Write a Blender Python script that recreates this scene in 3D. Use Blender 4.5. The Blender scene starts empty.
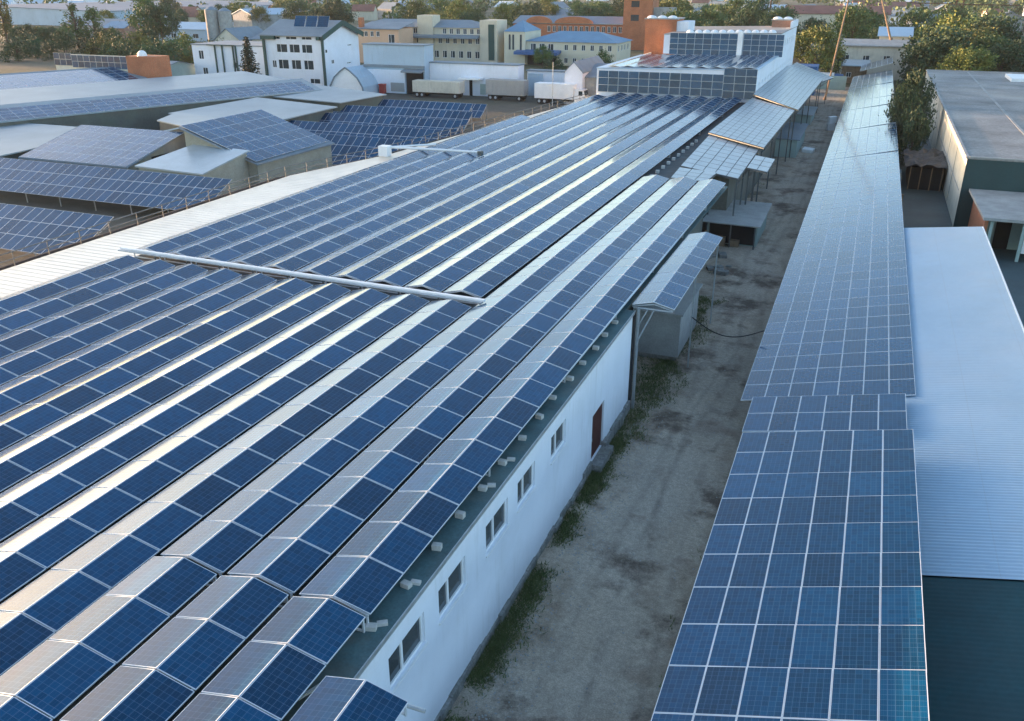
import bpy, math, random
from mathutils import Vector, Matrix
R = math.radians
random.seed(7)
scene = bpy.context.scene
COL = scene.collection
V = Vector

# ------------------------------------------------------------------ camera
CAM_H, FPX, VX, VY = 19.5, 860.0, 886.0, -17.0
pitch = math.atan((360.5 - VY) / FPX)
psi = -math.atan2(VX - 512, FPX * math.cos(pitch) + (360.5 - VY) * math.sin(pitch))
cam_d = bpy.data.cameras.new('camera')
cam = bpy.data.objects.new('camera', cam_d)
COL.objects.link(cam)
scene.camera = cam
cam_d.sensor_width = 36
cam_d.lens = FPX / 1024 * 36
cam_d.clip_end = 6000
cam.location = (0, 0, CAM_H)
cam.rotation_euler = (math.pi / 2 - pitch, 0, -psi)
CR = V((math.cos(psi), -math.sin(psi), 0))
CF = V((math.sin(psi) * math.cos(pitch), math.cos(psi) * math.cos(pitch), -math.sin(pitch)))
CU = CR.cross(CF)
def project(p):
    v = V(p) - V((0, 0, CAM_H)); w = v.dot(CF)
    if w < 0.5: return None
    return 512 + FPX * v.dot(CR) / w, 360.5 - FPX * v.dot(CU) / w

# ------------------------------------------------------------------ materials
def new_mat(name):
    m = bpy.data.materials.new(name); m.use_nodes = True
    nt = m.node_tree; b = nt.nodes['Principled BSDF']
    return m, nt, b
def N(nt, t, **kw):
    n = nt.nodes.new(t)
    for k, v in kw.items(): setattr(n, k, v)
    return n
def noise(nt, scale, detail=4, rough=.55, vec=None):
    n = N(nt, 'ShaderNodeTexNoise'); n.inputs['Scale'].default_value = scale
    n.inputs['Detail'].default_value = detail; n.inputs['Roughness'].default_value = rough
    if vec is not None: nt.links.new(vec, n.inputs['Vector'])
    return n.outputs['Fac']
def ramp(nt, fac, a, b, lo=(0, 0, 0, 1), hi=(1, 1, 1, 1)):
    r = N(nt, 'ShaderNodeValToRGB'); r.color_ramp.elements[0].position = a; r.color_ramp.elements[1].position = b
    r.color_ramp.elements[0].color = lo; r.color_ramp.elements[1].color = hi
    nt.links.new(fac, r.inputs['Fac']); return r.outputs['Color']
def mix(nt, fac, a, b, mode='MIX'):
    m = N(nt, 'ShaderNodeMix', data_type='RGBA', blend_type=mode)
    for s, v in ((0, fac), (6, a), (7, b)):
        if isinstance(v, (int, float)): m.inputs[s].default_value = v
        elif isinstance(v, tuple): m.inputs[s].default_value = (v[0], v[1], v[2], 1)
        else: nt.links.new(v, m.inputs[s])
    return m.outputs[2]
def math_(nt, op, a, b=None, c=None):
    m = N(nt, 'ShaderNodeMath', operation=op)
    for i, v in enumerate((a, b, c)):
        if v is None: continue
        if isinstance(v, (int, float)): m.inputs[i].default_value = v
        else: nt.links.new(v, m.inputs[i])
    return m.outputs[0]
def bump(nt, b, h, strength=.3, dist=.02):
    n = N(nt, 'ShaderNodeBump'); n.inputs['Strength'].default_value = strength; n.inputs['Distance'].default_value = dist
    nt.links.new(h, n.inputs['Height']); nt.links.new(n.outputs['Normal'], b.inputs['Normal'])
def objco(nt):
    return N(nt, 'ShaderNodeTexCoord').outputs['Object']

def mat(name, col, rough=.75, metal=0.0, var=.25, scale=1.2, fine=12.0, dirt=None, dirt_amt=.5, bmp=.15):
    m, nt, b = new_mat(name)
    co = objco(nt)
    n1 = noise(nt, scale, 6, .6, co); n2 = noise(nt, fine, 3, .6, co)
    lo = tuple(c * (1 - var) for c in col); hi = tuple(min(1, c * (1 + var)) for c in col)
    c = mix(nt, ramp(nt, n1, .3, .7), lo, hi)
    c = mix(nt, var * .6, c, ramp(nt, n2, .3, .7), 'OVERLAY')
    if dirt:
        n3 = noise(nt, scale * .45, 8, .65, co)
        f = ramp(nt, n3, .48, .72, (0, 0, 0, 1), (dirt_amt, dirt_amt, dirt_amt, 1))
        c = mix(nt, f, c, dirt)
    nt.links.new(c, b.inputs['Base Color'])
    b.inputs['Roughness'].default_value = rough; b.inputs['Metallic'].default_value = metal
    if bmp: bump(nt, b, n2, bmp, .03)
    return m

def cells_mat():
    m, nt, b = new_mat('solar_cells')
    uv = N(nt, 'ShaderNodeUVMap'); sp = N(nt, 'ShaderNodeSeparateXYZ'); nt.links.new(uv.outputs[0], sp.inputs[0])
    def line(src, n, w):
        f = math_(nt, 'FRACT', math_(nt, 'MULTIPLY', src, n))
        d = math_(nt, 'ABSOLUTE', math_(nt, 'SUBTRACT', f, .5))
        return math_(nt, 'GREATER_THAN', d, .5 - w)
    gap = math_(nt, 'MAXIMUM', line(sp.outputs[0], 6, .028), line(sp.outputs[1], 10, .022))
    bus = line(math_(nt, 'ADD', sp.outputs[0], 1 / 36), 18, .03)
    oi = N(nt, 'ShaderNodeObjectInfo'); at = N(nt, 'ShaderNodeAttribute', attribute_name='rnd')
    rnd = math_(nt, 'FRACT', math_(nt, 'ADD', oi.outputs['Random'], at.outputs['Fac']))
    base = mix(nt, rnd, (.0004, .030, .074), (.0008, .057, .138))
    # per-cell crystal tone
    wn = N(nt, 'ShaderNodeTexWhiteNoise', noise_dimensions='3D')
    cb = N(nt, 'ShaderNodeCombineXYZ')
    nt.links.new(math_(nt, 'FLOOR', math_(nt, 'MULTIPLY', sp.outputs[0], 6)), cb.inputs[0])
    nt.links.new(math_(nt, 'FLOOR', math_(nt, 'MULTIPLY', sp.outputs[1], 10)), cb.inputs[1])
    nt.links.new(math_(nt, 'MULTIPLY', rnd, 91.7), cb.inputs[2])
    nt.links.new(cb.outputs[0], wn.inputs['Vector'])
    tone = math_(nt, 'ADD', math_(nt, 'MULTIPLY', wn.outputs['Value'], .35), .82)
    tn = N(nt, 'ShaderNodeVectorMath', operation='SCALE'); nt.links.new(base, tn.inputs[0]); nt.links.new(tone, tn.inputs['Scale'])
    c = mix(nt, math_(nt, 'MULTIPLY', bus, .24), tn.outputs[0], (.10, .22, .36))
    c = mix(nt, math_(nt, 'MULTIPLY', gap, .36), c, (.16, .28, .42))
    co = objco(nt)
    dust = ramp(nt, noise(nt, .6, 6, .7, co), .45, .8, (0, 0, 0, 1), (.014, .014, .014, 1))
    c = mix(nt, dust, c, (.22, .21, .19))
    nt.links.new(c, b.inputs['Base Color'])
    rg = math_(nt, 'ADD', math_(nt, 'MULTIPLY', noise(nt, 1.1, 5, .6, co), .10), .06)
    nt.links.new(rg, b.inputs['Roughness'])
    b.inputs['IOR'].default_value = 1.40
    return m

M = {}
M['cells'] = cells_mat()
M['alu'] = mat('aluminium_frame', (.66, .70, .74), .42, .35, .08, 3, 20, bmp=0)
M['steel'] = mat('galvanised_steel', (.42, .46, .49), .45, .6, .15, 3, 20)
M['rust'] = mat('rusty_steel', (.12, .075, .05), .85, .2, .4, 3, 25)
M['white_wall'] = mat('white_painted_plaster', (.72, .755, .82), .8, 0, .05, .5, 9, (.50, .52, .52), .35, .12)
def streaks(m, col, amt, su=5.0, sv=.35):
    nt = m.node_tree; b = nt.nodes['Principled BSDF']; old = b.inputs['Base Color'].links[0].from_socket
    co = objco(nt); sp = N(nt, 'ShaderNodeSeparateXYZ'); nt.links.new(co, sp.inputs[0])
    cb = N(nt, 'ShaderNodeCombineXYZ'); nt.links.new(math_(nt, 'MULTIPLY', math_(nt, 'ADD', sp.outputs[0], sp.outputs[1]), su), cb.inputs[0]); nt.links.new(math_(nt, 'MULTIPLY', sp.outputs[2], sv), cb.inputs[1])
    n1 = noise(nt, 1.0, 5, .6, cb.outputs[0]); n2 = noise(nt, .22, 4, .6, co)
    f = math_(nt, 'MULTIPLY', ramp(nt, n1, .52, .75, (0, 0, 0, 1), (1, 1, 1, 1)), ramp(nt, n2, .4, .65, (0, 0, 0, 1), (amt, amt, amt, 1)))
    nt.links.new(mix(nt, f, old, col), b.inputs['Base Color'])
streaks(M['white_wall'], (.42, .43, .42), .55, 3.0, .25)
M['stone'] = mat('rubble_plinth', (.22, .22, .21), .95, 0, .4, 3, 14, (.10, .11, .08), .6, .6)
M['roof_dark'] = mat('dark_roofing_felt', (.055, .115, .125), .75, 0, .3, .9, 14, (.16, .15, .12), .5, .2)
M['roof_cream'] = mat('pale_sheet_roofing', (.80, .72, .60), .42, .35, .08, .4, 9, (.50, .46, .40), .5, .1)
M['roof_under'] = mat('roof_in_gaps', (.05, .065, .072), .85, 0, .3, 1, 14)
M['zinc'] = mat('pale_corrugated_zinc', (.38, .51, .62), .5, .1, .05, .35, 4, (.50, .55, .60), .4, .03)
def laps(m, step, w, dark):
    nt = m.node_tree; b = nt.nodes['Principled BSDF']; old = b.inputs['Base Color'].links[0].from_socket
    sp = N(nt, 'ShaderNodeSeparateXYZ'); nt.links.new(objco(nt), sp.inputs[0])
    fx = math_(nt, 'FRACT', math_(nt, 'DIVIDE', sp.outputs[0], step)); l = math_(nt, 'LESS_THAN', fx, w / step)
    fy = math_(nt, 'FRACT', math_(nt, 'DIVIDE', sp.outputs[1], 1.14)); l2 = math_(nt, 'LESS_THAN', fy, .014)
    dot = math_(nt, 'MULTIPLY', math_(nt, 'LESS_THAN', math_(nt, 'FRACT', math_(nt, 'DIVIDE', sp.outputs[0], 1.2)), .025), math_(nt, 'LESS_THAN', math_(nt, 'FRACT', math_(nt, 'DIVIDE', sp.outputs[1], .38)), .10))
    f = math_(nt, 'MAXIMUM', math_(nt, 'MULTIPLY', math_(nt, 'MAXIMUM', l, l2), .35), math_(nt, 'MULTIPLY', dot, .6))
    wear = ramp(nt, noise(nt, .5, 7, .7, objco(nt)), .55, .8, (0, 0, 0, 1), (.35, .35, .35, 1))
    c = mix(nt, f, old, dark); nt.links.new(mix(nt, wear, c, tuple(x * .72 for x in (.46, .55, .63))), b.inputs['Base Color'])
laps(M['zinc'], 2.4, .03, (.36, .42, .48))
M['teal_sheet'] = mat('dark_teal_sheet', (.004, .052, .062), .8, 0, .2, .5, 6, (.03, .06, .065), .4, .05)
M['pale_panel'] = mat('pale_glazed_sheet', (.30, .36, .39), .32, 0, .12, .6, 5, (.40, .45, .48), .4, .03)
M['concrete'] = mat('weathered_concrete', (.31, .32, .315), .9, 0, .2, .8, 14, (.20, .21, .20), .6, .25)
M['zinc_dull'] = mat('dull_sheet_roofing', (.26, .30, .32), .5, .1, .12, .25, 5, (.34, .36, .36), .5, .05)
M['mid_wall'] = mat('grey_green_render', (.30, .31, .26), .9, 0, .2, .5, 8, (.16, .17, .13), .6, .15)
M['shed_wall'] = mat('dark_render', (.11, .115, .10), .9, 0, .25, .4, 7, (.10, .12, .08), .6, .15)
M['rail_steel'] = mat('dull_rail_steel', (.11, .125, .13), .6, .4, .2, 3, 20)
M['court'] = mat('damp_concrete', (.055, .085, .092), .7, 0, .25, .3, 5, (.09, .10, .095), .5, .2)
M['block'] = mat('ballast_concrete', (.46, .46, .44), .9, 0, .15, 4, 20)
M['grey_roof'] = mat('grey_bitumen_roof', (.24, .245, .24), .9, 0, .35, .16, 3, (.40, .36, .31), .75, .3)
M['cream_wall'] = mat('cream_render', (.60, .57, .48), .88, 0, .14, .5, 9, (.36, .35, .30), .6, .15)
M['beige'] = mat('beige_render', (.60, .54, .42), .88, 0, .12, .2, 6, (.42, .38, .31), .5, .12)
M['yellow'] = mat('pale_yellow_render', (.62, .57, .44), .88, 0, .1, .2, 6, (.46, .41, .30), .4, .12)
M['pink'] = mat('salmon_render', (.62, .40, .27), .88, 0, .12, .2, 6, (.50, .36, .27), .4, .12)
M['blue_roof'] = mat('blue_sheet_roof', (.10, .22, .34), .5, 0, .12, .3, 5, (.20, .28, .34), .4, .05)
M['dull_blue'] = mat('matt_blue_grey_roof', (.16, .22, .28), .95, 0, .12, .1, 3)
M['slate'] = mat('slate_grey_roof', (.17, .22, .26), .7, 0, .15, .3, 5, (.24, .25, .25), .4, .1)
M['steel_blue'] = mat('steel_blue_cladding', (.36, .48, .58), .55, 0, .07, .2, 4, (.28, .38, .46), .4, .05)
M['green_trim'] = mat('dark_green_trim', (.012, .06, .055), .6, 0, .1, 2, 10)
M['darkgreen'] = mat('bottle_green_cladding', (.012, .045, .048), .55, 0, .15, .4, 6, (.03, .055, .05), .4, .05)
M['white_paint'] = mat('white_gloss_paint', (.80, .81, .82), .45, 0, .05, 2, 10, (.6, .6, .58), .3, .03)
M['canvas'] = mat('white_tarpaulin', (.78, .80, .81), .6, 0, .08, .7, 6, (.55, .56, .56), .4, .3)
M['grey_box'] = mat('grey_trailer_side', (.33, .33, .32), .6, 0, .08, .5, 6, (.22, .22, .21), .5, .05)
M['rubber'] = mat('black_rubber', (.02, .02, .022), .85, 0, .2, 4, 20)
M['glass'] = mat('window_glass', (.03, .05, .06), .06, 0, .3, .7, 4, bmp=0)
M['door'] = mat('oxblood_door_paint', (.075, .020, .016), .6, 0, .2, 2, 18, (.05, .015, .014), .5)
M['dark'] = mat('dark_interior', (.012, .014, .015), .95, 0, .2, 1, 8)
streaks(M['cream_wall'], (.22, .22, .18), .8, 2.5, .3); streaks(M['beige'], (.30, .27, .21), .6, 1.5, .2); streaks(M['steel_blue'], (.2, .26, .3), .6, 1.5, .2)
M['junk'] = mat('weathered_tarpaper', (.06, .06, .058), .9, 0, .5, 1.5, 10, (.14, .13, .115), .6, .5)
M['red_paint'] = mat('faded_red_paint', (.35, .05, .04), .6, 0, .2, 2, 10)
M['blue_paint'] = mat('blue_paint', (.03, .11, .28), .5, 0, .2, 1, 10)
M['wood'] = mat('weathered_wood', (.24, .17, .11), .85, 0, .3, 2, 18)
M['bark'] = mat('tree_bark', (.085, .062, .045), .95, 0, .35, 5, 25, bmp=.5)
M['red_roof'] = mat('rust_red_roof', (.19, .085, .065), .8, 0, .2, .3, 4)
M['green_wall'] = mat('pale_green_fence', (.30, .40, .38), .7, 0, .12, .6, 8, (.22, .28, .26), .4)

def brick_mat(name, c1, c2, mortar, sc):
    m, nt, b = new_mat(name)
    co = objco(nt)
    # swap so courses run up Z on both X and Y facing walls
    sp = N(nt, 'ShaderNodeSeparateXYZ'); nt.links.new(co, sp.inputs[0])
    cb = N(nt, 'ShaderNodeCombineXYZ')
    nt.links.new(math_(nt, 'ADD', sp.outputs[0], sp.outputs[1]), cb.inputs[0]); nt.links.new(sp.outputs[2], cb.inputs[1])
    br = N(nt, 'ShaderNodeTexBrick'); nt.links.new(cb.outputs[0], br.inputs['Vector'])
    br.inputs['Color1'].default_value = (*c1, 1); br.inputs['Color2'].default_value = (*c2, 1); br.inputs['Mortar'].default_value = (*mortar, 1)
    br.inputs['Scale'].default_value = sc; br.inputs['Mortar Size'].default_value = .018
    f = ramp(nt, noise(nt, .35, 7, .65, co), .35, .75, (.72, .72, .72, 1), (1.15, 1.1, 1.05, 1))
    nt.links.new(mix(nt, 1.0, br.outputs['Color'], f, 'MULTIPLY'), b.inputs['Base Color'])
    b.inputs['Roughness'].default_value = .92
    return m
M['brick'] = brick_mat('red_brick', (.50, .17, .075), (.40, .125, .055), (.38, .28, .2), 3.0)
M['brick_pale'] = brick_mat('weathered_brick', (.36, .20, .14), (.26, .13, .09), (.36, .32, .28), 3.0)

def soil_mat(name, kind):
    m, nt, b = new_mat(name)
    co = N(nt, 'ShaderNodeNewGeometry').outputs['Position']
    sp = N(nt, 'ShaderNodeSeparateXYZ'); nt.links.new(co, sp.inputs[0])
    big = noise(nt, .10, 6, .6, co); mid = noise(nt, .45, 8, .68, co); fin = noise(nt, 5, 6, .75, co); grit = noise(nt, 22, 3, .7, co)
    if kind == 'road':
        c = mix(nt, ramp(nt, mid, .36, .66), (.26, .205, .150), (.50, .41, .315))
        # dusty wheel tracks running along Y, wobbled
        xx = math_(nt, 'ADD', sp.outputs[0], math_(nt, 'MULTIPLY', math_(nt, 'SUBTRACT', big, .5), 5.0))
        for cx, w, amt in ((-5.6, 1.5, .75), (-4.0, .55, .6), (-6.9, .5, .5)):
            t = math_(nt, 'SUBTRACT', 1, math_(nt, 'MINIMUM', math_(nt, 'MULTIPLY', math_(nt, 'ABSOLUTE', math_(nt, 'SUBTRACT', xx, cx)), 1 / w), 1))
            c = mix(nt, math_(nt, 'MULTIPLY', t, amt), c, (.54, .455, .36))
        c = mix(nt, ramp(nt, noise(nt, .16, 7, .7, N_off(nt, co, 77)), .42, .62, (0, 0, 0, 1), (.6, .6, .6, 1)), c, (.42, .37, .31))
        for cx, w in ((-6.35, .16), (-4.75, .16), (-5.5, .13), (-3.9, .13)):
            wob = math_(nt, 'ADD', sp.outputs[0], math_(nt, 'MULTIPLY', math_(nt, 'SUBTRACT', noise(nt, .05, 2, .5, N_off(nt, co, cx * 9)), .5), 4.0))
            t = math_(nt, 'SUBTRACT', 1, math_(nt, 'MINIMUM', math_(nt, 'MULTIPLY', math_(nt, 'ABSOLUTE', math_(nt, 'SUBTRACT', wob, cx)), 1 / (w * 1.6)), 1))
            t = math_(nt, 'MULTIPLY', t, ramp(nt, noise(nt, .6, 5, .6, N_off(nt, co, 13)), .30, .75, (0, 0, 0, 1), (.5, .5, .5, 1)))
            c = mix(nt, t, c, (.15, .125, .10))
        st = noise(nt, .22, 7, .7, co)
        c = mix(nt, ramp(nt, st, .52, .63, (0, 0, 0, 1), (.85, .85, .85, 1)), c, (.085, .058, .042))
        c = mix(nt, ramp(nt, noise(nt, .35, 6, .6, N_off(nt, co, 31)), .56, .7, (0, 0, 0, 1), (.5, .5, .5, 1)), c, (.13, .065, .042))
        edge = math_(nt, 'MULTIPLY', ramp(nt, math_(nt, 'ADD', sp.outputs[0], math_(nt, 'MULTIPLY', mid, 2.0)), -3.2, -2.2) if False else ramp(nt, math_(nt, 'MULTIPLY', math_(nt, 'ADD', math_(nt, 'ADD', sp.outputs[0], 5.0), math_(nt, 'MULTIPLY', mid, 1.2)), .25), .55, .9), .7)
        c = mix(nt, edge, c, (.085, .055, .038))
    elif kind == 'yard':
        c = mix(nt, ramp(nt, mid, .35, .68), (.045, .052, .045), (.085, .090, .078))
        c = mix(nt, ramp(nt, big, .48, .64, (0, 0, 0, 1), (.6, .6, .6, 1)), c, (.05, .062, .035))
    else:
        c = mix(nt, ramp(nt, mid, .35, .66), (.040, .055, .022), (.085, .090, .042))
        c = mix(nt, ramp(nt, noise(nt, .02, 5, .6, co), .5, .62, (0, 0, 0, 1), (.7, .7, .7, 1)), c, (.13, .115, .085))
    c = mix(nt, .30, c, ramp(nt, fin, .25, .75), 'OVERLAY')
    c = mix(nt, .28, c, ramp(nt, grit, .3, .7), 'OVERLAY')
    nt.links.new(c, b.inputs['Base Color']); b.inputs['Roughness'].default_value = .95
    bump(nt, b, fin, .6, .08)
    return m
def N_off(nt, co, d):
    a = N(nt, 'ShaderNodeVectorMath', operation='ADD'); nt.links.new(co, a.inputs[0]); a.inputs[1].default_value = (d, d * .7, 0)
    return a.outputs[0]
M['road'] = soil_mat('rutted_dirt', 'road'); M['yard'] = soil_mat('yard_ground', 'yard'); M['land'] = soil_mat('open_ground', 'land')

def leaf_mat(name, dark, light, autumn=None):
    m, nt, b = new_mat(name)
    at = N(nt, 'ShaderNodeAttribute', attribute_name='rnd'); oi = N(nt, 'ShaderNodeObjectInfo')
    c = mix(nt, at.outputs['Fac'], dark, light)
    if autumn: c = mix(nt, ramp(nt, at.outputs['Fac'], .72, .95, (0, 0, 0, 1), (.8, .8, .8, 1)), c, autumn)
    hs = N(nt, 'ShaderNodeHueSaturation'); nt.links.new(c, hs.inputs['Color'])
    nt.links.new(math_(nt, 'ADD', math_(nt, 'MULTIPLY', oi.outputs['Random'], .05), .475), hs.inputs['Hue'])
    nt.links.new(math_(nt, 'ADD', math_(nt, 'MULTIPLY', oi.outputs['Random'], .5), .75), hs.inputs['Value'])
    nt.links.new(hs.outputs[0], b.inputs['Base Color'])
    b.inputs['Roughness'].default_value = .7
    return m
M['leaf'] = leaf_mat('broad_leaves', (.030, .070, .018), (.095, .150, .040), (.15, .15, .035))
M['leaf_dark'] = leaf_mat('dark_leaves', (.016, .048, .022), (.055, .110, .038))
M['leaf_yellow'] = leaf_mat('yellowing_leaves', (.06, .09, .018), (.17, .18, .035), (.22, .19, .035))
M['needle'] = leaf_mat('spruce_needles', (.006, .018, .012), (.022, .045, .025))
M['grass'] = leaf_mat('grass_blades', (.05, .075, .022), (.14, .16, .05), (.22, .18, .09))

# ------------------------------------------------------------------ mesh builder
class MB:
    def __init__(s): s.v = []; s.f = []; s.m = []; s.uv = []; s.r = []
    def face(s, pts, m=0, uv=None, r=0.0):
        i = len(s.v); s.v += [tuple(p) for p in pts]; s.f.append(tuple(range(i, i + len(pts)))); s.m.append(m)
        s.uv += list(uv) if uv else [(0, 0)] * len(pts); s.r.append(r)
    def obox(s, o, u, v, n, a0, a1, b0, b1, c0, c1, m=0):
        o, u, v, n = V(o), V(u), V(v), V(n)
        P = lambda a, b, c: o + u * a + v * b + n * c
        q = [P(a0, b0, c0), P(a1, b0, c0), P(a1, b1, c0), P(a0, b1, c0), P(a0, b0, c1), P(a1, b0, c1), P(a1, b1, c1), P(a0, b1, c1)]
        flip = u.cross(v).dot(n) < 0
        for f in ((0, 3, 2, 1), (4, 5, 6, 7), (0, 1, 5, 4), (1, 2, 6, 5), (2, 3, 7, 6), (3, 0, 4, 7)):
            p = [q[i] for i in f]
            s.face(p[::-1] if flip else p, m)
    def box(s, x0, x1, y0, y1, z0, z1, m=0):
        s.obox((0, 0, 0), (1, 0, 0), (0, 1, 0), (0, 0, 1), x0, x1, y0, y1, z0, z1, m)
    def bar(s, p, q, w, h=None, m=0):
        p, q = V(p), V(q); d = q - p; L = d.length; d.normalize()
        up = V((0, 0, 1)) if abs(d.z) < .95 else V((1, 0, 0))
        a = d.cross(up).normalized(); b = a.cross(d).normalized(); h = h or w
        s.obox(p, d, a, b, 0, L, -w / 2, w / 2, -h / 2, h / 2, m)
    def tube(s, p, q, r0, r1=None, n=8, m=0, cap=True):
        p, q = V(p), V(q); d = (q - p).normalized(); r1 = r0 if r1 is None else r1
        up = V((0, 0, 1)) if abs(d.z) < .95 else V((1, 0, 0))
        a = d.cross(up).normalized(); b = a.cross(d).normalized()
        c = [(a * math.cos(2 * math.pi * i / n) + b * math.sin(2 * math.pi * i / n)) for i in range(n)]
        for i in range(n):
            j = (i + 1) % n
            s.face([p + c[i] * r0, q + c[i] * r1, q + c[j] * r1, p + c[j] * r0], m)
        if cap:
            s.face([p + x * r0 for x in c], m); s.face([q + x * r1 for x in c[::-1]], m)
    def slab(s, pts, t, m=0):
        """polygon (top outline, counter-clockwise from above) given thickness t downwards"""
        pts = [V(p) for p in pts]; lo = [p - V((0, 0, t)) for p in pts]
        s.face(pts, m); s.face(lo[::-1], m)
        for i in range(len(pts)):
            j = (i + 1) % len(pts); s.face([lo[i], lo[j], pts[j], pts[i]], m)
    def build(s, name, mats, parent=None, smooth=False, merge=False):
        me = bpy.data.meshes.new(name)
        off = V((0, 0, 0))
        p = parent
        while p is not None: off += p.location; p = p.parent
        me.from_pydata([(x - off.x, y - off.y, z - off.z) for x, y, z in s.v], [], s.f)
        if not isinstance(mats, (list, tuple)): mats = [mats]
        for m in mats: me.materials.append(m)
        me.polygons.foreach_set('material_index', s.m)
        if any(u != (0, 0) for u in s.uv):
            l = me.uv_layers.new(name='UVMap'); l.data.foreach_set('uv', [c for u in s.uv for c in u])
        if any(s.r):
            a = me.attributes.new('rnd', 'FLOAT', 'FACE'); a.data.foreach_set('value', s.r)
        if merge or smooth:
            import bmesh
            bm = bmesh.new(); bm.from_mesh(me); bmesh.ops.remove_doubles(bm, verts=bm.verts, dist=.0005); bm.to_mesh(me); bm.free()
        if smooth: me.polygons.foreach_set('use_smooth', [True] * len(me.polygons))
        me.update()
        o = bpy.data.objects.new(name, me); COL.objects.link(o)
        if parent: o.parent = parent
        return o

def thing(name, label, cat, loc=(0, 0, 0), group=None):
    o = bpy.data.objects.new(name, None); COL.objects.link(o); o.location = loc
    o.empty_display_size = .3
    o['label'] = label; o['category'] = cat
    if group: o['group'] = group
    return o
def tag(o, label, cat, group=None):
    o['label'] = label; o['category'] = cat
    if group: o['group'] = group
    return o
def kind(o, k, label=None, cat=None):
    o['kind'] = k
    if label: o['label'] = label
    if cat: o['category'] = cat
    return o
def copy_tree(o, parent=None):
    c = o.copy(); COL.objects.link(c)
    if parent: c.parent = parent
    for ch in o.children: copy_tree(ch, c)
    return c
ORD = ['zeroth', 'first', 'second', 'third', 'fourth', 'fifth', 'sixth', 'seventh', 'eighth', 'ninth', 'tenth', 'eleventh', 'twelfth',
       'thirteenth', 'fourteenth', 'fifteenth', 'sixteenth', 'seventeenth', 'eighteenth', 'nineteenth', 'twentieth', 'twenty-first',
       'twenty-second', 'twenty-third', 'twenty-fourth', 'twenty-fifth', 'twenty-sixth', 'twenty-seventh', 'twenty-eighth', 'twenty-ninth', 'thirtieth']

X, Y, Z = V((1, 0, 0)), V((0, 1, 0)), V((0, 0, 1))
def facade(mb, o, u, n, W, H, openings, depth=.12, m=0):
    """wall face at o spanned by u and Z, outward n, with recessed rectangular openings (a0,a1,b0,b1)"""
    o, u, n = V(o), V(u), V(n)
    P = lambda a, b, c=0: o + u * a + Z * b + n * c
    flip = u.cross(Z).dot(n) < 0
    def q(*p): mb.face(p[::-1] if flip else p, m)
    xs = sorted({0, W, *[a for w in openings for a in w[:2]]}); zs = sorted({0, H, *[b for w in openings for b in w[2:4]]})
    for i in range(len(xs) - 1):
        for j in range(len(zs) - 1):
            ca, cb = (xs[i] + xs[i + 1]) / 2, (zs[j] + zs[j + 1]) / 2
            if any(w[0] < ca < w[1] and w[2] < cb < w[3] for w in openings): continue
            q(P(xs[i], zs[j]), P(xs[i + 1], zs[j]), P(xs[i + 1], zs[j + 1]), P(xs[i], zs[j + 1]))
    for a0, a1, b0, b1 in [w[:4] for w in openings]:
        d = -depth
        q(P(a0, b0), P(a1, b0), P(a1, b0, d), P(a0, b0, d)); q(P(a0, b1, d), P(a1, b1, d), P(a1, b1), P(a0, b1))
        q(P(a0, b0), P(a0, b0, d), P(a0, b1, d), P(a0, b1)); q(P(a1, b0, d), P(a1, b0), P(a1, b1), P(a1, b1, d))
        q(P(a0, b0, d), P(a1, b0, d), P(a1, b1, d), P(a0, b1, d))
def window(parent, o, u, n, w, depth=.12, bars=1, fw=.07, mframe=None, mpane=None):
    """frame part + pane sub-part set inside a facade opening w"""
    a0, a1, b0, b1 = w[:4]
    f = MB(); o = V(o)
    c0, c1 = -depth + .02, -depth + .075
    for r in ((a0, a0 + fw, b0, b1), (a1 - fw, a1, b0, b1), (a0 + fw, a1 - fw, b0, b0 + fw), (a0 + fw, a1 - fw, b1 - fw, b1)):
        f.obox(o, u, Z, n, r[0], r[1], r[2], r[3], c0, c1)
    for i in range(bars):
        t = a0 + (a1 - a0) * (i + 1) / (bars + 1) if bars != 1 or a1 - a0 < 1.3 else a0 + (a1 - a0) * .40
        f.obox(o, u, Z, n, t - fw / 2, t + fw / 2, b0 + fw, b1 - fw, c0, c1)
    fo = f.build('window', mframe or M['white_paint'], parent)
    p = MB(); p.obox(o, u, Z, n, a0 + fw * .5, a1 - fw * .5, b0 + fw * .5, b1 - fw * .5, -depth + .006, -depth + .03)
    p.build('pane', mpane or M['glass'], fo)
    return fo

# ------------------------------------------------------------------ setting: ground
def sheet(name, x0, x1, y0, y1, z, m, nx=1, ny=1):
    b = MB()
    for i in range(nx):
        for j in range(ny):
            a, c = x0 + (x1 - x0) * i / nx, x0 + (x1 - x0) * (i + 1) / nx
            d, e = y0 + (y1 - y0) * j / ny, y0 + (y1 - y0) * (j + 1) / ny
            b.face([(a, d, z), (c, d, z), (c, e, z), (a, e, z)])
    return kind(b.build(name, m), 'structure')
sheet('ground', -3000, 2500, -400, 4000, 0, M['land'])
sheet('yard', -118, -43, 20, 175, .006, M['yard'])
sheet('path', -12.5, -1.5, -5, 196, .010, M['road'])
sheet('courtyard', 3.0, 40, 5, 180, .006, M['court'])

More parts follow.
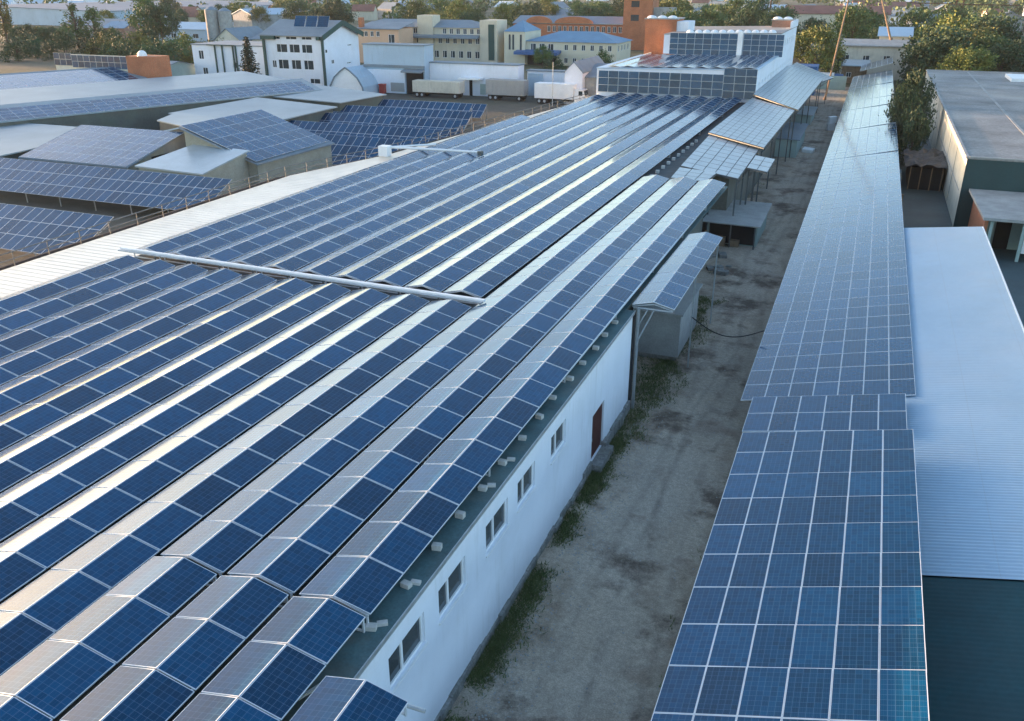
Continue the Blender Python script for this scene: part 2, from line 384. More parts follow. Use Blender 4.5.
# grass along the white wall and beside the booth: tufts of blades
def grass(name, spots, h=(.05, .2)):
    b = MB()
    for x, y, n in spots:
        cr = random.random()
        for _ in range(n):
            px, py = x + random.gauss(0, .16), y + random.gauss(0, .2)
            hh = random.uniform(*h); a = random.uniform(0, 6.28); w = random.uniform(.012, .03)
            lx, ly = random.gauss(0, .10), random.gauss(0, .10)
            dx, dy = math.cos(a) * w, math.sin(a) * w
            b.face([(px - dx, py - dy, .008), (px + dx, py + dy, .008), (px + lx, py + ly, hh)], 0, None, min(1, max(0.01, cr * .5 + random.random() * .5)))
    return kind(b.build(name, M['grass']), 'stuff')
spots = []
for i in range(1700):
    y = random.uniform(12, 37); x = -8.66 + abs(random.gauss(0, .33))
    if noise and (math.sin(y * 1.7) + math.sin(y * .63 + 1) + random.gauss(0, .6)) > -.25: spots.append((x, y, 15))
for i in range(1100):
    y = random.uniform(35, 56); x = random.gauss(-8.4, .8)
    if x > -10 and (x < -7.2 + math.sin(y * .8) * .6): spots.append((x, y, 14))
for i in range(160):
    spots.append((random.uniform(-12.2, -8.8), random.uniform(60, 190), 14))
for i in range(150):
    spots.append((random.gauss(-2.9, .35), random.uniform(14, 120), 10))
grass('grass', spots)
# loose stones on the verge
b = MB()
for i in range(2600):
    if random.random() < .7: x, y = -8.2 + abs(random.gauss(0, .75)), random.uniform(11, 40)
    else: x, y = random.uniform(-9, -2.6), random.uniform(11, 75)
    s = random.uniform(.012, .05); h = s * random.uniform(.5, 1); a = random.uniform(0, 3)
    p = [V((x + math.cos(a + k * 1.57) * s * random.uniform(.7, 1.2), y + math.sin(a + k * 1.57) * s * random.uniform(.7, 1.2), .008)) for k in range(4)]
    t = V((x, y, h))
    for k in range(4): b.face([p[k], p[(k + 1) % 4], t])
kind(b.build('gravel', M['concrete']), 'stuff')

# ------------------------------------------------------------------ solar panels
PW, PL, PT = .99, 1.65, .035
PANELS = []          # dict(o,u,v,n,w,l,label,group)
def panel(o, u, v, w=PW, l=PL, label=None, group=None):
    u, v = V(u).normalized(), V(v).normalized()
    PANELS.append(dict(o=V(o), u=u, v=v, n=u.cross(v).normalized(), w=w, l=l, label=label, group=group))
TW = 1.03
TILT = R(13.5); CT, ST = math.cos(TILT), math.sin(TILT)
HALF = TW * CT + .012
PITCH_Y = 1.685
def drift(y): return .010 * max(0, y - 42)
def racks(name, label, r, y0, y1, zr, n):
    """aluminium rack under one ridge: ridge rail, two eave rails, triangular end frames"""
    t = thing('panel_rack', label, 'rack', (r, y0, 5.25), 'aluminium racks under the ridges')
    ze = zr - TW * ST
    a, c = (r + drift(y0), y0, zr - .09), (r + drift(y1), y1, zr - .09)
    b = MB(); b.bar(a, c, .05); b.build('ridge_rail', M['alu'], t)
    for s in (-1, 1):
        b = MB(); b.bar((a[0] + s * (HALF - .10), y0, ze - .045), (c[0] + s * (HALF - .10), y1, ze - .045), .05); b.build('eave_rail', M['alu'], t)
    n = max(1, n // 2)
    for i in range(n + 1):
        y = y0 + (y1 - y0) * i / n
        x = r + drift(y); b = MB()
        for s in (-1, 1):
            b.bar((x + s * (HALF - .06), y, ze - .07), (x, y, zr - .06), .045)
            b.bar((x + s * (HALF - .10), y, ze - .07), (x + s * (HALF - .10), y, 5.26), .05)
        b.bar((x - HALF + .1, y, 5.30), (x + HALF - .1, y, 5.30), .05)
        b.build('cross_frame', M['alu'], t)
    return t
def ridge(r, y0, n, zr, rowname, ref, far_first=False, rack=True, seglabel=''):
    """n panel pairs from y0 towards +Y.  ref(j) -> words for the j-th pair"""
    for j in range(n):
        y = y0 + j * PITCH_Y
        x = r + drift(y)
        for s, side, tone in ((1, 'right', 'dark blue'), (-1, 'left', 'pale grey')):
            lab = f'{tone} panel on {side} slope of {rowname}, {ref(j)}'
            dz = random.gauss(0, .0025); dt = random.gauss(0, .004)
            c, sn = math.cos(TILT + dt), math.sin(TILT + dt)
            if s > 0: panel((x + .012, y, zr + dz), (c, 0, -sn), Y, TW, label=lab, group='solar panels')
            else: panel((x - .012 - TW * c, y, zr + dz - TW * sn), (c, 0, sn), Y, TW, label=lab, group='solar panels')
    if rack: racks('panel_rack', f'aluminium rack under {rowname}, {seglabel}', r, y0, y0 + n * PITCH_Y - .02, zr, max(1, n // 2 if n < 40 else n // 4))

RX = lambda k: -10.22 - 2.165 * k
ZR = 5.92
rown = lambda k: f'{ORD[k + 1]} ridge from white wall'
# near block (three ridges plus one that overhangs the wall)
for k in (0, 1, 2):
    ridge(RX(k), 13.80 - 4 * PITCH_Y, 4, ZR + .09, rown(k), lambda j: f'{ORD[4 - j]} before the gap', seglabel='before the gap')
ridge(-8.07, 11.9 - 3 * PITCH_Y, 3, ZR + .02, 'ridge overhanging the wall', lambda j: f'{ORD[3 - j]} from its far end', seglabel='at its near end')
# beyond the gap
for k in (0, 1, 2):
    ridge(RX(k), 13.98, 31, ZR, rown(k), lambda j: f'{ORD[j + 1] if j < 30 else "last"} past the gap', seglabel='past the gap')
YB = 34.35
for k in range(3, 13):
    n = 17
    ridge(RX(k), YB - n * PITCH_Y, n, ZR, rown(k), lambda j: f'{ORD[17 - j]} before the beam', seglabel='before the beam')
YA = 35.75
def west_edge(y):
    pts = [(20, -42.6), (30, -42.1), (58, -42.4), (69, -39.6), (119, -34.2)]
    for (a, xa), (b_, xb) in zip(pts, pts[1:]):
        if a <= y <= b_: return xa + (xb - xa) * (y - a) / (b_ - a)
    return -34.2
for k in range(3, 13):
    n = 49
    while n > 1 and RX(k) + drift(YA + n * PITCH_Y) - 1.3 < west_edge(min(118.9, YA + n * PITCH_Y)): n -= 1
    ridge(RX(k) - (.12 if k > 2 else 0), YA, n, ZR, rown(k), lambda j: f'{ORD[j + 1] if j < 30 else "far one"} past the beam', seglabel='past the beam')
# short detached ridge on the bracketed canopy past the wall corner
ridge(-7.93 - drift(38), 37.95, 8, 5.75, 'short canopy ridge beyond the wall', lambda j: f'{ORD[j + 1]} from its near end', rack=False)

# sloping arrays over the right-hand sheds
def array(x0, z0, tilt, cols, y0, rows, where, dirn, base_label, ty=None, cp=1.002, rp=1.672):
    for i in range(rows):
        t = R(tilt) + (ty(i) if ty else 0)
        u = V((math.cos(t), 0, math.sin(t)))
        for j in range(cols):
            o = V((x0, y0 + i * rp * dirn - (rp if dirn < 0 else 0), z0)) + u * (j * cp)
            panel(o + V((0, 0, random.gauss(0, .002))), u, Y, cp - .012, rp - .022, label=f'{base_label}, {ORD[j + 1]} column from the path, {ORD[i + 1] if i < 30 else "far"} row {where}', group='solar panels')
array(-2.52, 3.86, 12.6, 6, 30.05, 12, 'before the step', -1, 'blue shed panel', lambda i: R(min(5.6, .68 * i)), .982, 1.64)
array(-2.68, 3.12, 11.8, 6, 31.55, 2, 'within the narrow step', 1, 'blue shed panel')
def sect(i):
    return R([0, 0, .1, .15, .0, -.25, .3, -.1, .45, -.35, .25, .5, -.2, .4, -.15, .25][min(15, i // 6)])
array(-3.22, 2.66, 12.3, 7, 35.35, 92, 'past the step', 1, 'pale blue panel', sect)
# far end section of the shed array, a bit higher
array(-2.2, 3.6, 17, 6, 190.5, 9, 'at the far end', 1, 'pale panel')

# vertical panels on the two upper walls
for c in range(15):
    for r_ in range(4 if c >= 12 else 3):
        w = 1.385
        panel((-34.6 + c * 1.405, 118.86, 5.95 + r_ * .93), (0, 0, 1), (-1, 0, 0), .91, w) if False else panel((-34.6 + c * 1.405 + w, 118.80, 5.85 + r_ * .93 + (.0 if c < 12 else -.15)), (0, .08, 1), (-1, 0, 0), .91, w)
for c in range(8):
    for r_ in range(4): panel((-30.4 + c * 1.31 + 1.29, 143.80, 9.15 + r_ * .80), (0, .08, 1), (-1, 0, 0), .79, 1.29)
for c in range(5):
    for r_ in range(4): panel((-19.0 + c * 1.2 + 1.18, 143.80, 9.15 + r_ * .80), (0, .08, 1), (-1, 0, 0), .79, 1.18)
# low ridges on the upper roof
c9, s9 = math.cos(R(9)), math.sin(R(9))
for k in range(10):
    xr = -14.9 - 1.98 * k
    for j in range(13):
        y = 119.6 + j * 1.69; zz = 9.60 - .0186 * (-14 - xr)
        panel((xr + .01, y, zz), (c9, 0, -s9), Y, .94); panel((xr - .01 - .94 * c9, y, zz - .94 * s9), (c9, 0, s9), Y, .94)

# ground-mounted tables and shed roofs on the left
def grid(o, u, v, nu, nv, w=PW, l=PL, gap=.02):
    """nu panels along u (short side), nv along v (long side)"""
    u, v = V(u).normalized(), V(v).normalized()
    for i in range(nu):
        for j in range(nv): panel(V(o) + u * (i * (w + gap)) + v * (j * (l + gap)), u, v, w, l)
TABLES = [  # x0, columns, yfront, zfront, tilt, rows, label
    (-82.8, 30, 58.6, 1.15, 24, 3, 'ground-mounted rack of tilted panels in front of the grey gable roof'),
    (-74.6, 22, 44.4, 1.05, 24, 3, 'nearest ground-mounted rack of tilted panels beside the main roof railing'),
    (-74.0, 25, 84.5, .5, 31, 3, 'ground-mounted panel rack next to the east-sloping shed roof'),
    (-79.0, 31, 92.5, .5, 31, 3, 'second panel rack of the tilted field by the railing'),
    (-81.0, 32, 100.5, .5, 31, 3, 'third panel rack of the tilted field, mid-field'),
    (-80.0, 29, 108.5, .5, 31, 3, 'fourth panel rack of the tilted field, behind the mid-field one'),
    (-75.5, 21, 116.5, .5, 31, 3, 'fifth panel rack of the tilted field, last but one towards the trucks'),
    (-70.0, 15, 124.5, .5, 31, 2, 'rearmost panel rack of the tilted field, nearest the parked trailers'),
]
for x0, nc, y0, z0, tl, nr, lab in TABLES:
    t = R(tl); v = V((0, math.cos(t), math.sin(t)))
    grid((x0, y0, z0), X, v, nc, nr)
    T = thing('ground_rack', lab, 'rack', (x0, y0, 0), 'ground-mounted panel racks')
    L = nr * 1.67; W = nc * 1.01
    b = MB()
    for s in (.12, .5, .88):
        p = V((x0, y0, z0)) + v * (L * s) - V((0, 0, .09)); b.bar(p, p + X * W, .07)
    b.build('purlins', M['steel'], T)
    nP = max(2, int(W / 4))
    for i in range(nP + 1):
        b = MB(); x = x0 + W * i / nP
        for s in (.15, .85):
            p = V((x, y0, z0)) + v * (L * s) - V((0, 0, .12)); b.bar((p.x, p.y, 0), p, .08)
        b.bar(V((x, y0, z0)) + v * (L * .15) - V((0, 0, .15)), V((x, y0, z0)) + v * (L * .85) - V((0, 0, .15)), .06)
        b.build('post_frame', M['steel'], T)

# ------------------------------------------------------------------ sheds on the left
def shed(name, label, roof, wallmat, roofmat, base_inset=.35, t=.14, cat='shed', door=None):
    """roof: 4 corners of a roof plane (counter-clockwise from above)"""
    roof = [V(p) for p in roof]; c = sum(roof, V((0, 0, 0))) / 4
    T = thing(name, label, cat, (c.x, c.y, 0))
    b = MB(); b.slab(roof, t); b.build('roof', roofmat, T)
    q = [p + (V((c.x, c.y, p.z)) - p) * .06 - V((0, 0, t)) for p in roof]
    b = MB()
    for i in range(4):
        j = (i + 1) % 4
        b.face([(q[i].x, q[i].y, 0), (q[j].x, q[j].y, 0), q[j], q[i]])
    b.build('wall', wallmat, T)
    return T
# grey gable shed with panels
T = shed('panel_roof_shed', 'gabled shed whose grey front slope is covered in panels, gable end open', [(-81.2, 65, 2.9), (-66.6, 65, 2.9), (-67, 74, 4.95), (-81.5, 74, 4.95)], M['mid_wall'], M['slate'])
b = MB(); b.slab([(-81.5, 74.03, 4.95), (-67.0, 74.03, 4.95), (-67.0, 79.5, 3.6), (-81.5, 79.5, 3.6)], .14); b.build('rear_roof', M['slate'], T)
b = MB(); b.face([(-67.3, 65.6, 0), (-67.3, 79, 0), (-67.3, 79, 3.5), (-67.3, 74, 4.75), (-67.3, 65.6, 2.85)]); b.build('gable_wall', M['concrete'], T)
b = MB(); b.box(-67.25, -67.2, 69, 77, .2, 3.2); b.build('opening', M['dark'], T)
tt = math.atan2(2.05, 9)
grid((-81.1, 65.05, 2.97), X, (0, 9, 2.05), 14, 5, 1.0, 1.80)
shed('white_roof_shed', 'low shed with plain white sheet roof, left of the grey gable', [(-104, 63, 3.2), (-82.2, 63, 3.2), (-82.2, 80, 3.5), (-104, 80, 3.5)], M['shed_wall'], M['zinc_dull'])
T = shed('lean_to_shed', 'small shed with pale lean-to roof and cream walls behind the rack', [(-64.2, 63.6, 3.5), (-56.2, 63.6, 3.3), (-56.6, 71.2, 4.2), (-63.4, 71.2, 4.4)], M['mid_wall'], M['pale_panel'])
b = MB(); b.bar((-56.9, 64.1, 0), (-56.9, 64.1, 3.2), .16); b.build('corner_post', M['wood'], T)
T = shed('east_slope_shed', 'cream shed whose blue panelled roof slopes down toward the main building', [(-64.6, 70.6, 6.1), (-55.4, 70.6, 3.0), (-55.0, 84.2, 3.0), (-64.6, 84.2, 6.1)], M['mid_wall'], M['slate'])
sl = math.hypot(9.2, 3.1)
for i in range(8):
    for j in range(5): panel(V((-64.45, 70.75, 6.24)) + V((9.2, 0, -3.1)).normalized() * (j * 1.87 + .03) + Y * (i * 1.66), V((9.2, 0, -3.1)), Y, 1.84, 1.64)
b = MB(); b.slab([(-71.5, 74, 4.6), (-64.62, 74, 6.1), (-64.62, 84.2, 6.1), (-71.5, 84.2, 4.6)], .14); b.build('rear_roof', M['zinc'], T)
f = MB(); wd = [(1.5, 3.0, 1.0, 2.1), (5.5, 7.0, 1.0, 2.1)]
for w in wd: window(T, (-55.95, 71.4, 0), Y, X, w, depth=-.06, bars=1)
# long low building with panel band
A_, B_ = V((-98.5, 75.0, 4.0)), V((-80.5, 121.0, 4.0))
d = (B_ - A_).normalized(); up = V((-d.y, d.x, 0)); 
pitch_v = (up * math.cos(R(14)) + Z * math.sin(R(14)))
T = shed('long_shed', 'long low shed with one broad band of blue panels along its roof', [A_ - d * 14, B_, B_ + pitch_v * 5.6, A_ - d * 14 + pitch_v * 5.6], M['shed_wall'], M['zinc_dull'])
for i in range(37):
    for j in range(4): panel(A_ - d * 14 + d * (i * 1.68) + pitch_v * (j * 1.02 + .15) + V((0, 0, .05)), -pitch_v if False else d, pitch_v, 1.65, .99) 
A2, B2 = A_ + up * 8.5 - d * 16, B_ + up * 8.5
shed('pale_roof_shed', 'long shed with bare whitish roof behind the panelled band', [A2 + V((0, 0, .9)), B2 + V((0, 0, .9)), B2 + up * 15 + V((0, 0, 1.4)), A2 + up * 15 + V((0, 0, 1.4))], M['shed_wall'], M['zinc_dull'])
A3, B3 = A2 + up * 17 - d * 12, B2 + up * 17 - d * 15
T = shed('rear_panel_shed', 'rear shed with panelled roof beside a brick stack', [A3 + V((0, 0, .5)), B3 + V((0, 0, .5)), B3 + up * 11.4 + V((0, 0, 2.4)), A3 + up * 11.4 + V((0, 0, 2.4))], M['shed_wall'], M['slate'])
pv = (up * 11.4 + V((0, 0, 1.9))).normalized()
for i in range(int((B3 - A3).length / 1.69)):
    for j in range(6): panel(A3 + V((0, 0, .54)) + d * (i * 1.69) + pv * (.3 + j * 1.7), d, pv, 1.65, 1.65)
# two grey roofs nearer the offices
shed('grey_roof_shed', 'plain grey low roof between long panel band and tilted field', [(-86.5, 93, 3.6), (-69.5, 90, 3.4), (-69, 107, 3.6), (-84, 109, 4.0)], M['shed_wall'], M['zinc_dull'])
shed('light_roof_shed', 'light grey flat roof just below the white gabled office', [(-88, 113, 3.8), (-71, 111, 3.6), (-69, 121, 3.8), (-86, 126, 4.2)], M['shed_wall'], M['zinc_dull'])
shed('metal_roof_shed', 'pale metal roof wedge behind the east-sloping panel shed', [(-80, 84, 4.2), (-72, 80, 4.4), (-70, 88, 4.0), (-84, 92, 4.0)], M['shed_wall'], M['zinc_dull'])
# brick stack with panels in a row on the parapet
T = thing('brick_stack', 'square brick stack with white dome cap at end of a panel row', 'stack', (-110, 115, 0))
b = MB(); b.box(-116.5, -110.8, 117.6, 121.5, 0, 8.3); b.build('shaft', M['brick'], T)
b = MB()
for a in range(10): 
    for e in range(4):
        f0, f1 = a * .628, (a + 1) * .628; g0, g1 = e * .39, (e + 1) * .39
        S_ = lambda f, g: V((-114.2 + .8 * math.cos(f) * math.cos(g), 119 + .8 * math.sin(f) * math.cos(g), 8.3 + .9 * math.sin(g)))
        b.face([S_(f0, g0), S_(f1, g0), S_(f1, g1), S_(f0, g1)])
b.build('dome_cap', M['white_paint'], T)
T = thing('parapet_wall', 'low parapet wall carrying two rows of upright panels by the brick stack', 'wall', (-128, 116, 0))
b = MB(); b.box(-133.2, -116.7, 118.1, 118.5, 0, 8.2); b.build('wall', M['cream_wall'], T)
for i in range(12):
    for j in range(2): panel((-133.2 + i * 1.36 + 1.34, 117.98, 6.1 + (.25 if i < 3 else 0) + j * 1.03), (0, .05, 1), (-1, 0, 0), 1.01, 1.34)

# ------------------------------------------------------------------ main building
MBLD = thing('main_building', 'long white industrial building under rows of tent-shaped solar ridges', 'building', (-26, 60, 0))
WX = -8.82
WINS = [(14.0, 15.9), (16.75, 18.5), (20.0, 21.8), (22.65, 24.3), (26.0, 27.7)]
Y0W = -2.0
ops = [(a - Y0W, c - Y0W, 3.36, 4.40) for a, c in WINS] + [(31.4 - Y0W, 33.2 - Y0W, .42, 2.66)] + [(a - Y0W, a + 1.8 - Y0W, 3.36, 4.40) for a in (11.0, 8.0)]
b = MB(); facade(b, (WX, Y0W, 0), Y, X, 37.65 - Y0W, 5.22, ops, .14)
b.face([(WX, 37.65, 0), (-14.5, 37.65, 0), (-14.5, 37.65, 5.22), (WX, 37.65, 5.22)])
b.face([(WX, Y0W, 5.22), (WX, 37.65, 5.22), (WX - .25, 37.65, 5.22), (WX - .25, Y0W, 5.22)])
b.build('wall', M['white_wall'], MBLD)
for w in ops[:5] + ops[6:]:
    window(MBLD, (WX, Y0W, 0), Y, X, w, depth=.14, bars=1, fw=.095)
    s = MB(); s.obox((WX, Y0W, 0), Y, Z, X, w[0] - .05, w[1] + .05, w[2] - .06, w[2] - .005, .002, .06); s.build('window_sill', M['white_paint'], MBLD)
w = ops[5]
b = MB(); b.obox((WX, Y0W, 0), Y, Z, X, w[0] + .03, w[1] - .03, w[2], w[3] - .03, -.135, -.08)
for q in range(9): b.obox((WX, Y0W, 0), Y, Z, X, w[0] + .08 + q * .18, w[0] + .20 + q * .18, w[2] + .08, w[3] - .1, -.08, -.065)
dr = b.build('door', M['door'], MBLD)
b = MB(); b.obox((WX, Y0W, 0), Y, Z, X, w[0] + .16, w[0] + .20, 1.35, 1.5, -.065, -.03); b.build('handle', M['steel'], dr)
b = MB(); got = False
y = Y0W
while y < 37.6:
    L = random.uniform(.35, .9); L = min(L, 37.66 - y)
    if not (31.4 < y + L / 2 < 33.2):
        if y > 33 and not got: b.build('plinth', M['stone'], MBLD); b = MB(); got = True
        b.box(WX - .1, WX + random.uniform(.05, .14) + (.08 if y > 33 else 0), y, y + L + .01, 0, (.30 if y < 30 else .55) + random.uniform(-.06, .06))
    y += L
b.build('plinth', M['stone'], MBLD)
b = MB(); b.box(WX - .05, WX + .5, 31.3, 33.3, 0, .38); b.build('door_step', M['stone'], MBLD)
# roof deck, eave strip, west strip
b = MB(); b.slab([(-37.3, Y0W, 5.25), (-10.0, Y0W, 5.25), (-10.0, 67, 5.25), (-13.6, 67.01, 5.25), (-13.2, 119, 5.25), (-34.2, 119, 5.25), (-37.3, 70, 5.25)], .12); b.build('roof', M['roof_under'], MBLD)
b = MB(); b.slab([(-9.995, Y0W, 5.262), (WX + .07, Y0W, 5.262), (WX + .07, 37.75, 5.262), (-9.995, 37.75, 5.262)], .05)
b.build('eave_strip', M['roof_dark'], MBLD)
b = MB(); b.box(WX + .073, WX + .10, Y0W, 37.75, 5.14, 5.285); b.build('drip_edge', M['steel'], MBLD)
b = MB(); b.slab([(-9.995, 37.76, 5.262), (-9.2, 37.76, 5.262), (-8.9, 67, 5.262), (-9.995, 67, 5.262)], .05); b.build('annex_eave', M['roof_dark'], MBLD)
# west strip with fine standing ribs
b = MB(); pts = [(Y0W, -42.1), (30, -42.1), (58, -42.4), (69, -39.6), (118.9, -34.2)]
n = 0
for (ya, xa), (yb, xb) in zip(pts, pts[1:]):
    k = int((yb - ya) / .5); 
    for i in range(k):
        y1, y2 = ya + (yb - ya) * i / k, ya + (yb - ya) * (i + 1) / k
        e1, e2 = xa + (xb - xa) * i / k, xa + (xb - xa) * (i + 1) / k
        xi = lambda y_: -37.31 if y_ < 70 else -37.31 + 3.4 * (y_ - 70) / 49
        b.face([(e1, y1, 5.27), (xi(y1), y1, 5.27), (xi(y2), y2, 5.27), (e2, y2, 5.27)])
        b.box(e1 + .02, xi(y1) - .02, y1 - .02, y1 + .02, 5.271, 5.282)
b.build('roof_strip', M['roof_cream'], MBLD)
b = MB()
for (ya, xa), (yb, xb) in zip(pts, pts[1:]): b.face([(xa, ya, 5.26), (xb, yb, 5.26), (xb, yb, 0), (xa, ya, 0)])
b.face([(-34.2, 119, 5.26), (-34.2, 170, 5.26), (-34.2, 170, 0), (-34.2, 119, 0)])
b.build('west_wall', M['cream_wall'], MBLD)
b = MB(); b.face([(-10.6, 37.66, 0), (-10.6, 67, 0), (-10.6, 67, 5.1), (-10.6, 37.66, 5.1)]); b.face([(-10.6, 67, 0), (-14, 67, 0), (-14, 67, 5.1), (-10.6, 67, 5.1)])
b.face([(-13.3, 67, 0), (-13.3, 172, 0), (-13.3, 172, 5.1), (-13.3, 67, 5.1)])
b.face([(-9.6, 72.5, 0), (-9.6, 160, 0), (-9.6, 160, 4.9), (-9.6, 72.5, 4.9)]); b.face([(-13.3, 72.5, 0), (-9.6, 72.5, 0), (-9.6, 72.5, 4.9), (-13.3, 72.5, 4.9)])
b.build('annex_wall', M['shed_wall'], MBLD)
# upper storey
ub = MB(); eo = []
for i in range(14): eo.append((3.0 + i * 3.4, 3.9 + i * 3.4, 6.9, 7.6))
facade(ub, (-13.6, 119, 0), Y, X, 52, 9.3, eo, .12)
ub.face([(-34.9, 119, 5.2), (-13.6, 119, 5.2), (-13.6, 119, 9.3), (-34.9, 119, 8.9)])
ub.face([(-34.9, 171, 5.2), (-34.9, 119, 5.2), (-34.9, 119, 8.9), (-34.9, 171, 8.9)])
facade(ub, (-13.55, 144.0, 9.3), Y, X, 27, 3.2, [(4 + i * 3.6, 5 + i * 3.6, .9, 2.0) for i in range(6)], .1)
ub.face([(-31.4, 144, 9.2), (-13.55, 144, 9.2), (-13.55, 144, 12.5), (-31.4, 144, 12.1)])
ub.face([(-31.4, 171, 9.2), (-31.4, 144, 9.2), (-31.4, 144, 12.1), (-31.4, 171, 12.1)])
ub.face([(-13.55, 171, 5), (-34.9, 171, 5), (-34.9, 171, 12.1), (-13.55, 171, 12.5)])
ub.build('upper_wall', M['white_wall'], MBLD)
for w in eo: window(MBLD, (-13.6, 119, 0), Y, X, w, depth=.12, bars=0)
for i in range(6): window(MBLD, (-13.55, 144.0, 9.3), Y, X, (4 + i * 3.6, 5 + i * 3.6, .9, 2.0), depth=.1, bars=0)
b = MB(); b.slab([(-35.0, 118.9, 8.95), (-13.5, 118.9, 9.35), (-13.5, 143.98, 9.35), (-35.0, 143.98, 8.95)], .1); b.build('upper_roof', M['zinc'], MBLD)
b = MB(); b.slab([(-31.5, 143.9, 12.15), (-13.45, 143.9, 12.55), (-13.45, 171.1, 12.55), (-31.5, 171.1, 12.15)], .1); b.build('top_roof', M['grey_roof'], MBLD)
b = MB(); b.box(-13.75, -13.4, 160, 171, 12.56, 13.6); b.build('parapet', M['white_wall'], MBLD)
b = MB(); b.box(-19.85, -19.1, 143.5, 143.9, 9.3, 12.7)
for q in range(7): b.box(-19.8, -19.15, 143.44, 143.49, 9.5 + q * .42, 9.6 + q * .42)
b.build('pipe_duct', M['white_paint'], MBLD)
def dome(mb, cx, cy, z, rx, ry, h, n=12, k=4):
    for a in range(n):
        for e in range(k):
            f0, f1 = a * 2 * math.pi / n, (a + 1) * 2 * math.pi / n; g0, g1 = e * math.pi / 2 / k, (e + 1) * math.pi / 2 / k
            S_ = lambda f, g: V((cx + rx * math.cos(f) * math.cos(g), cy + ry * math.sin(f) * math.cos(g), z + h * math.sin(g)))
            mb.face([S_(f0, g0), S_(f1, g0), S_(f1, g1), S_(f0, g1)])
for i in range(11):
    b = MB(); dome(b, -27.5 + i * 1.25, 145.2, 12.35 + i * .02, .62, .62, .42)
    b.box(-27.5 + i * 1.25 - .6, -27.5 + i * 1.25 + .6, 144.6, 145.8, 12.0, 12.36 + i * .02)
    b.build('roof_dome', M['white_paint'], MBLD)
for nm, lab, (x0, x1, y0, y1, z0, z1), m in (('brick_penthouse', 'tall red brick penthouse with white scalloped top left of the upper panels', (-36.2, -31.0, 151, 157, 0, 14.0), 'brick'),
                                        ('roof_penthouse', 'small brick penthouse with two white domes at the upper roof corner', (-17.3, -13.9, 165, 169.5, 12.5, 13.6), 'brick_pale')):
    T = thing(nm, lab, 'penthouse', ((x0 + x1) / 2, y0, z0))
    b = MB(); b.box(x0, x1, y0, y1, z0, z1); b.build('wall', M[m], T)
    b = MB(); b.box(x0 - .15, x1 + .15, y0 - .15, y1 + .15, z1, z1 + .18); b.build('coping', M['concrete'], T)
    for q in range(3 if nm == 'brick_penthouse' else 2):
        b = MB(); w_ = (x1 - x0) / (3 if nm == 'brick_penthouse' else 2); dome(b, x0 + w_ * (q + .5), y0 + .8, z1 + .18, w_ * .47, .8, .42); b.build('dome', M['white_paint'], T)
    if nm == 'brick_penthouse':
        b = MB(); b.box(x1 + .002, x1 + 1.9, y0 + .3, y1, 0, z1 - .3); b.build('side_wing', M['white_wall'], T)

# ballast blocks along the eave
blk = None
for j in range(14):
    y = 13.98 + j * PITCH_Y - .02
    b = MB(); x = WX - .37 + random.gauss(0, .03); a = random.gauss(0, .12)
    b.obox((x, y + random.gauss(0, .05), 5.264), (math.cos(a), math.sin(a), 0), (-math.sin(a), math.cos(a), 0), Z, -.13, .13, -.09, .09, 0, random.uniform(.12, .17))
    if j in (0, 1, 4, 5): b.obox((x + .17, y + .22, 5.264), (math.cos(a + .3), math.sin(a + .3), 0), (-math.sin(a + .3), math.cos(a + .3), 0), Z, -.13, .13, -.07, .07, 0, .08)
    o = b.build('ballast_block', M['block'])
    tag(o, f'white concrete block on the wall-side eave, {ORD[j + 1]} past the gap' if j not in (0, 1, 4, 5) else f'pair of white concrete blocks on the wall-side eave, {ORD[j + 1]} past the gap', 'block', 'ballast blocks along the eave')
for j in range(24):
    y = 40 + j * 2.0
    b = MB(); x = -15.35 + drift(y); b.box(x - .13, x + .13, y - .15, y + .15, 5.26, 5.5)
    tag(b.build('ballast_block', M['block']), 'pale concrete block in the dark gap between third and fourth ridges', 'block', 'ballast blocks in the dark roof gap')
b = MB(); b.bar((-9.45, 11.3, 5.42), (-9.1, 12.1, 5.42), .06); b.bar((-9.1, 12.1, 5.42), (-8.75, 11.7, 5.32), .06); b.bar((-9.25, 11.7, 5.30), (-8.8, 12.3, 5.30), .05); b.box(-9.3, -8.8, 11.8, 11.9, 5.27, 5.31)
tag(b.build('metal_bracket', M['alu']), 'bent bright metal bracket lying on the eave by the overhanging ridge', 'bracket')
b = MB(); b.tube((-7.5, 11.93, 5.5), (-6.75, 12.0, 5.42), .045, n=8); tag(b.build('pipe', M['steel']), 'short pipe end sticking out past the overhanging ridge', 'pipe')
# white beam across the ridges and its smaller companion
T = thing('duct', 'long white boxed duct lying across the panel ridges', 'duct', (-26, 35, 5.6))
b = MB(); b.bar((-37.6, 35.25, 5.90), (-15.3, 34.95, 5.84), .17, .10); b.build('casing', M['white_paint'], T)
b = MB(); b.bar((-37.6, 35.04, 5.84), (-15.35, 34.74, 5.78), .15, .06); b.build('flange', M['steel'], T)
b = MB(); b.bar((-15.5, 34.9, 5.66), (-15.0, 34.9, 5.58), .3, .14); b.build('end_shoe', M['rail_steel'], T)
for k in range(3, 13):
    b = MB(); b.bar((RX(k) + 1.08, 35.1, 5.25), (RX(k) + 1.08, 35.1, 5.75), .06); b.build('stand', M['rail_steel'], T)
T = thing('pipe', 'thin white pipe on ridges near the far bend of the railing', 'pipe', (-35, 69, 5.9))
b = MB(); b.tube((-39.3, 68.6, 6.05), (-30.6, 69.4, 6.02), .11); b.build('tube', M['white_paint'], T)
b = MB(); b.tube((-39.4, 68.3, 6.05), (-36.0, 71.6, 6.02), .09); b.build('branch', M['white_paint'], T)
b = MB(); b.box(-39.9, -39.0, 67.9, 68.7, 5.3, 6.2); b.build('bracket', M['white_paint'], T)
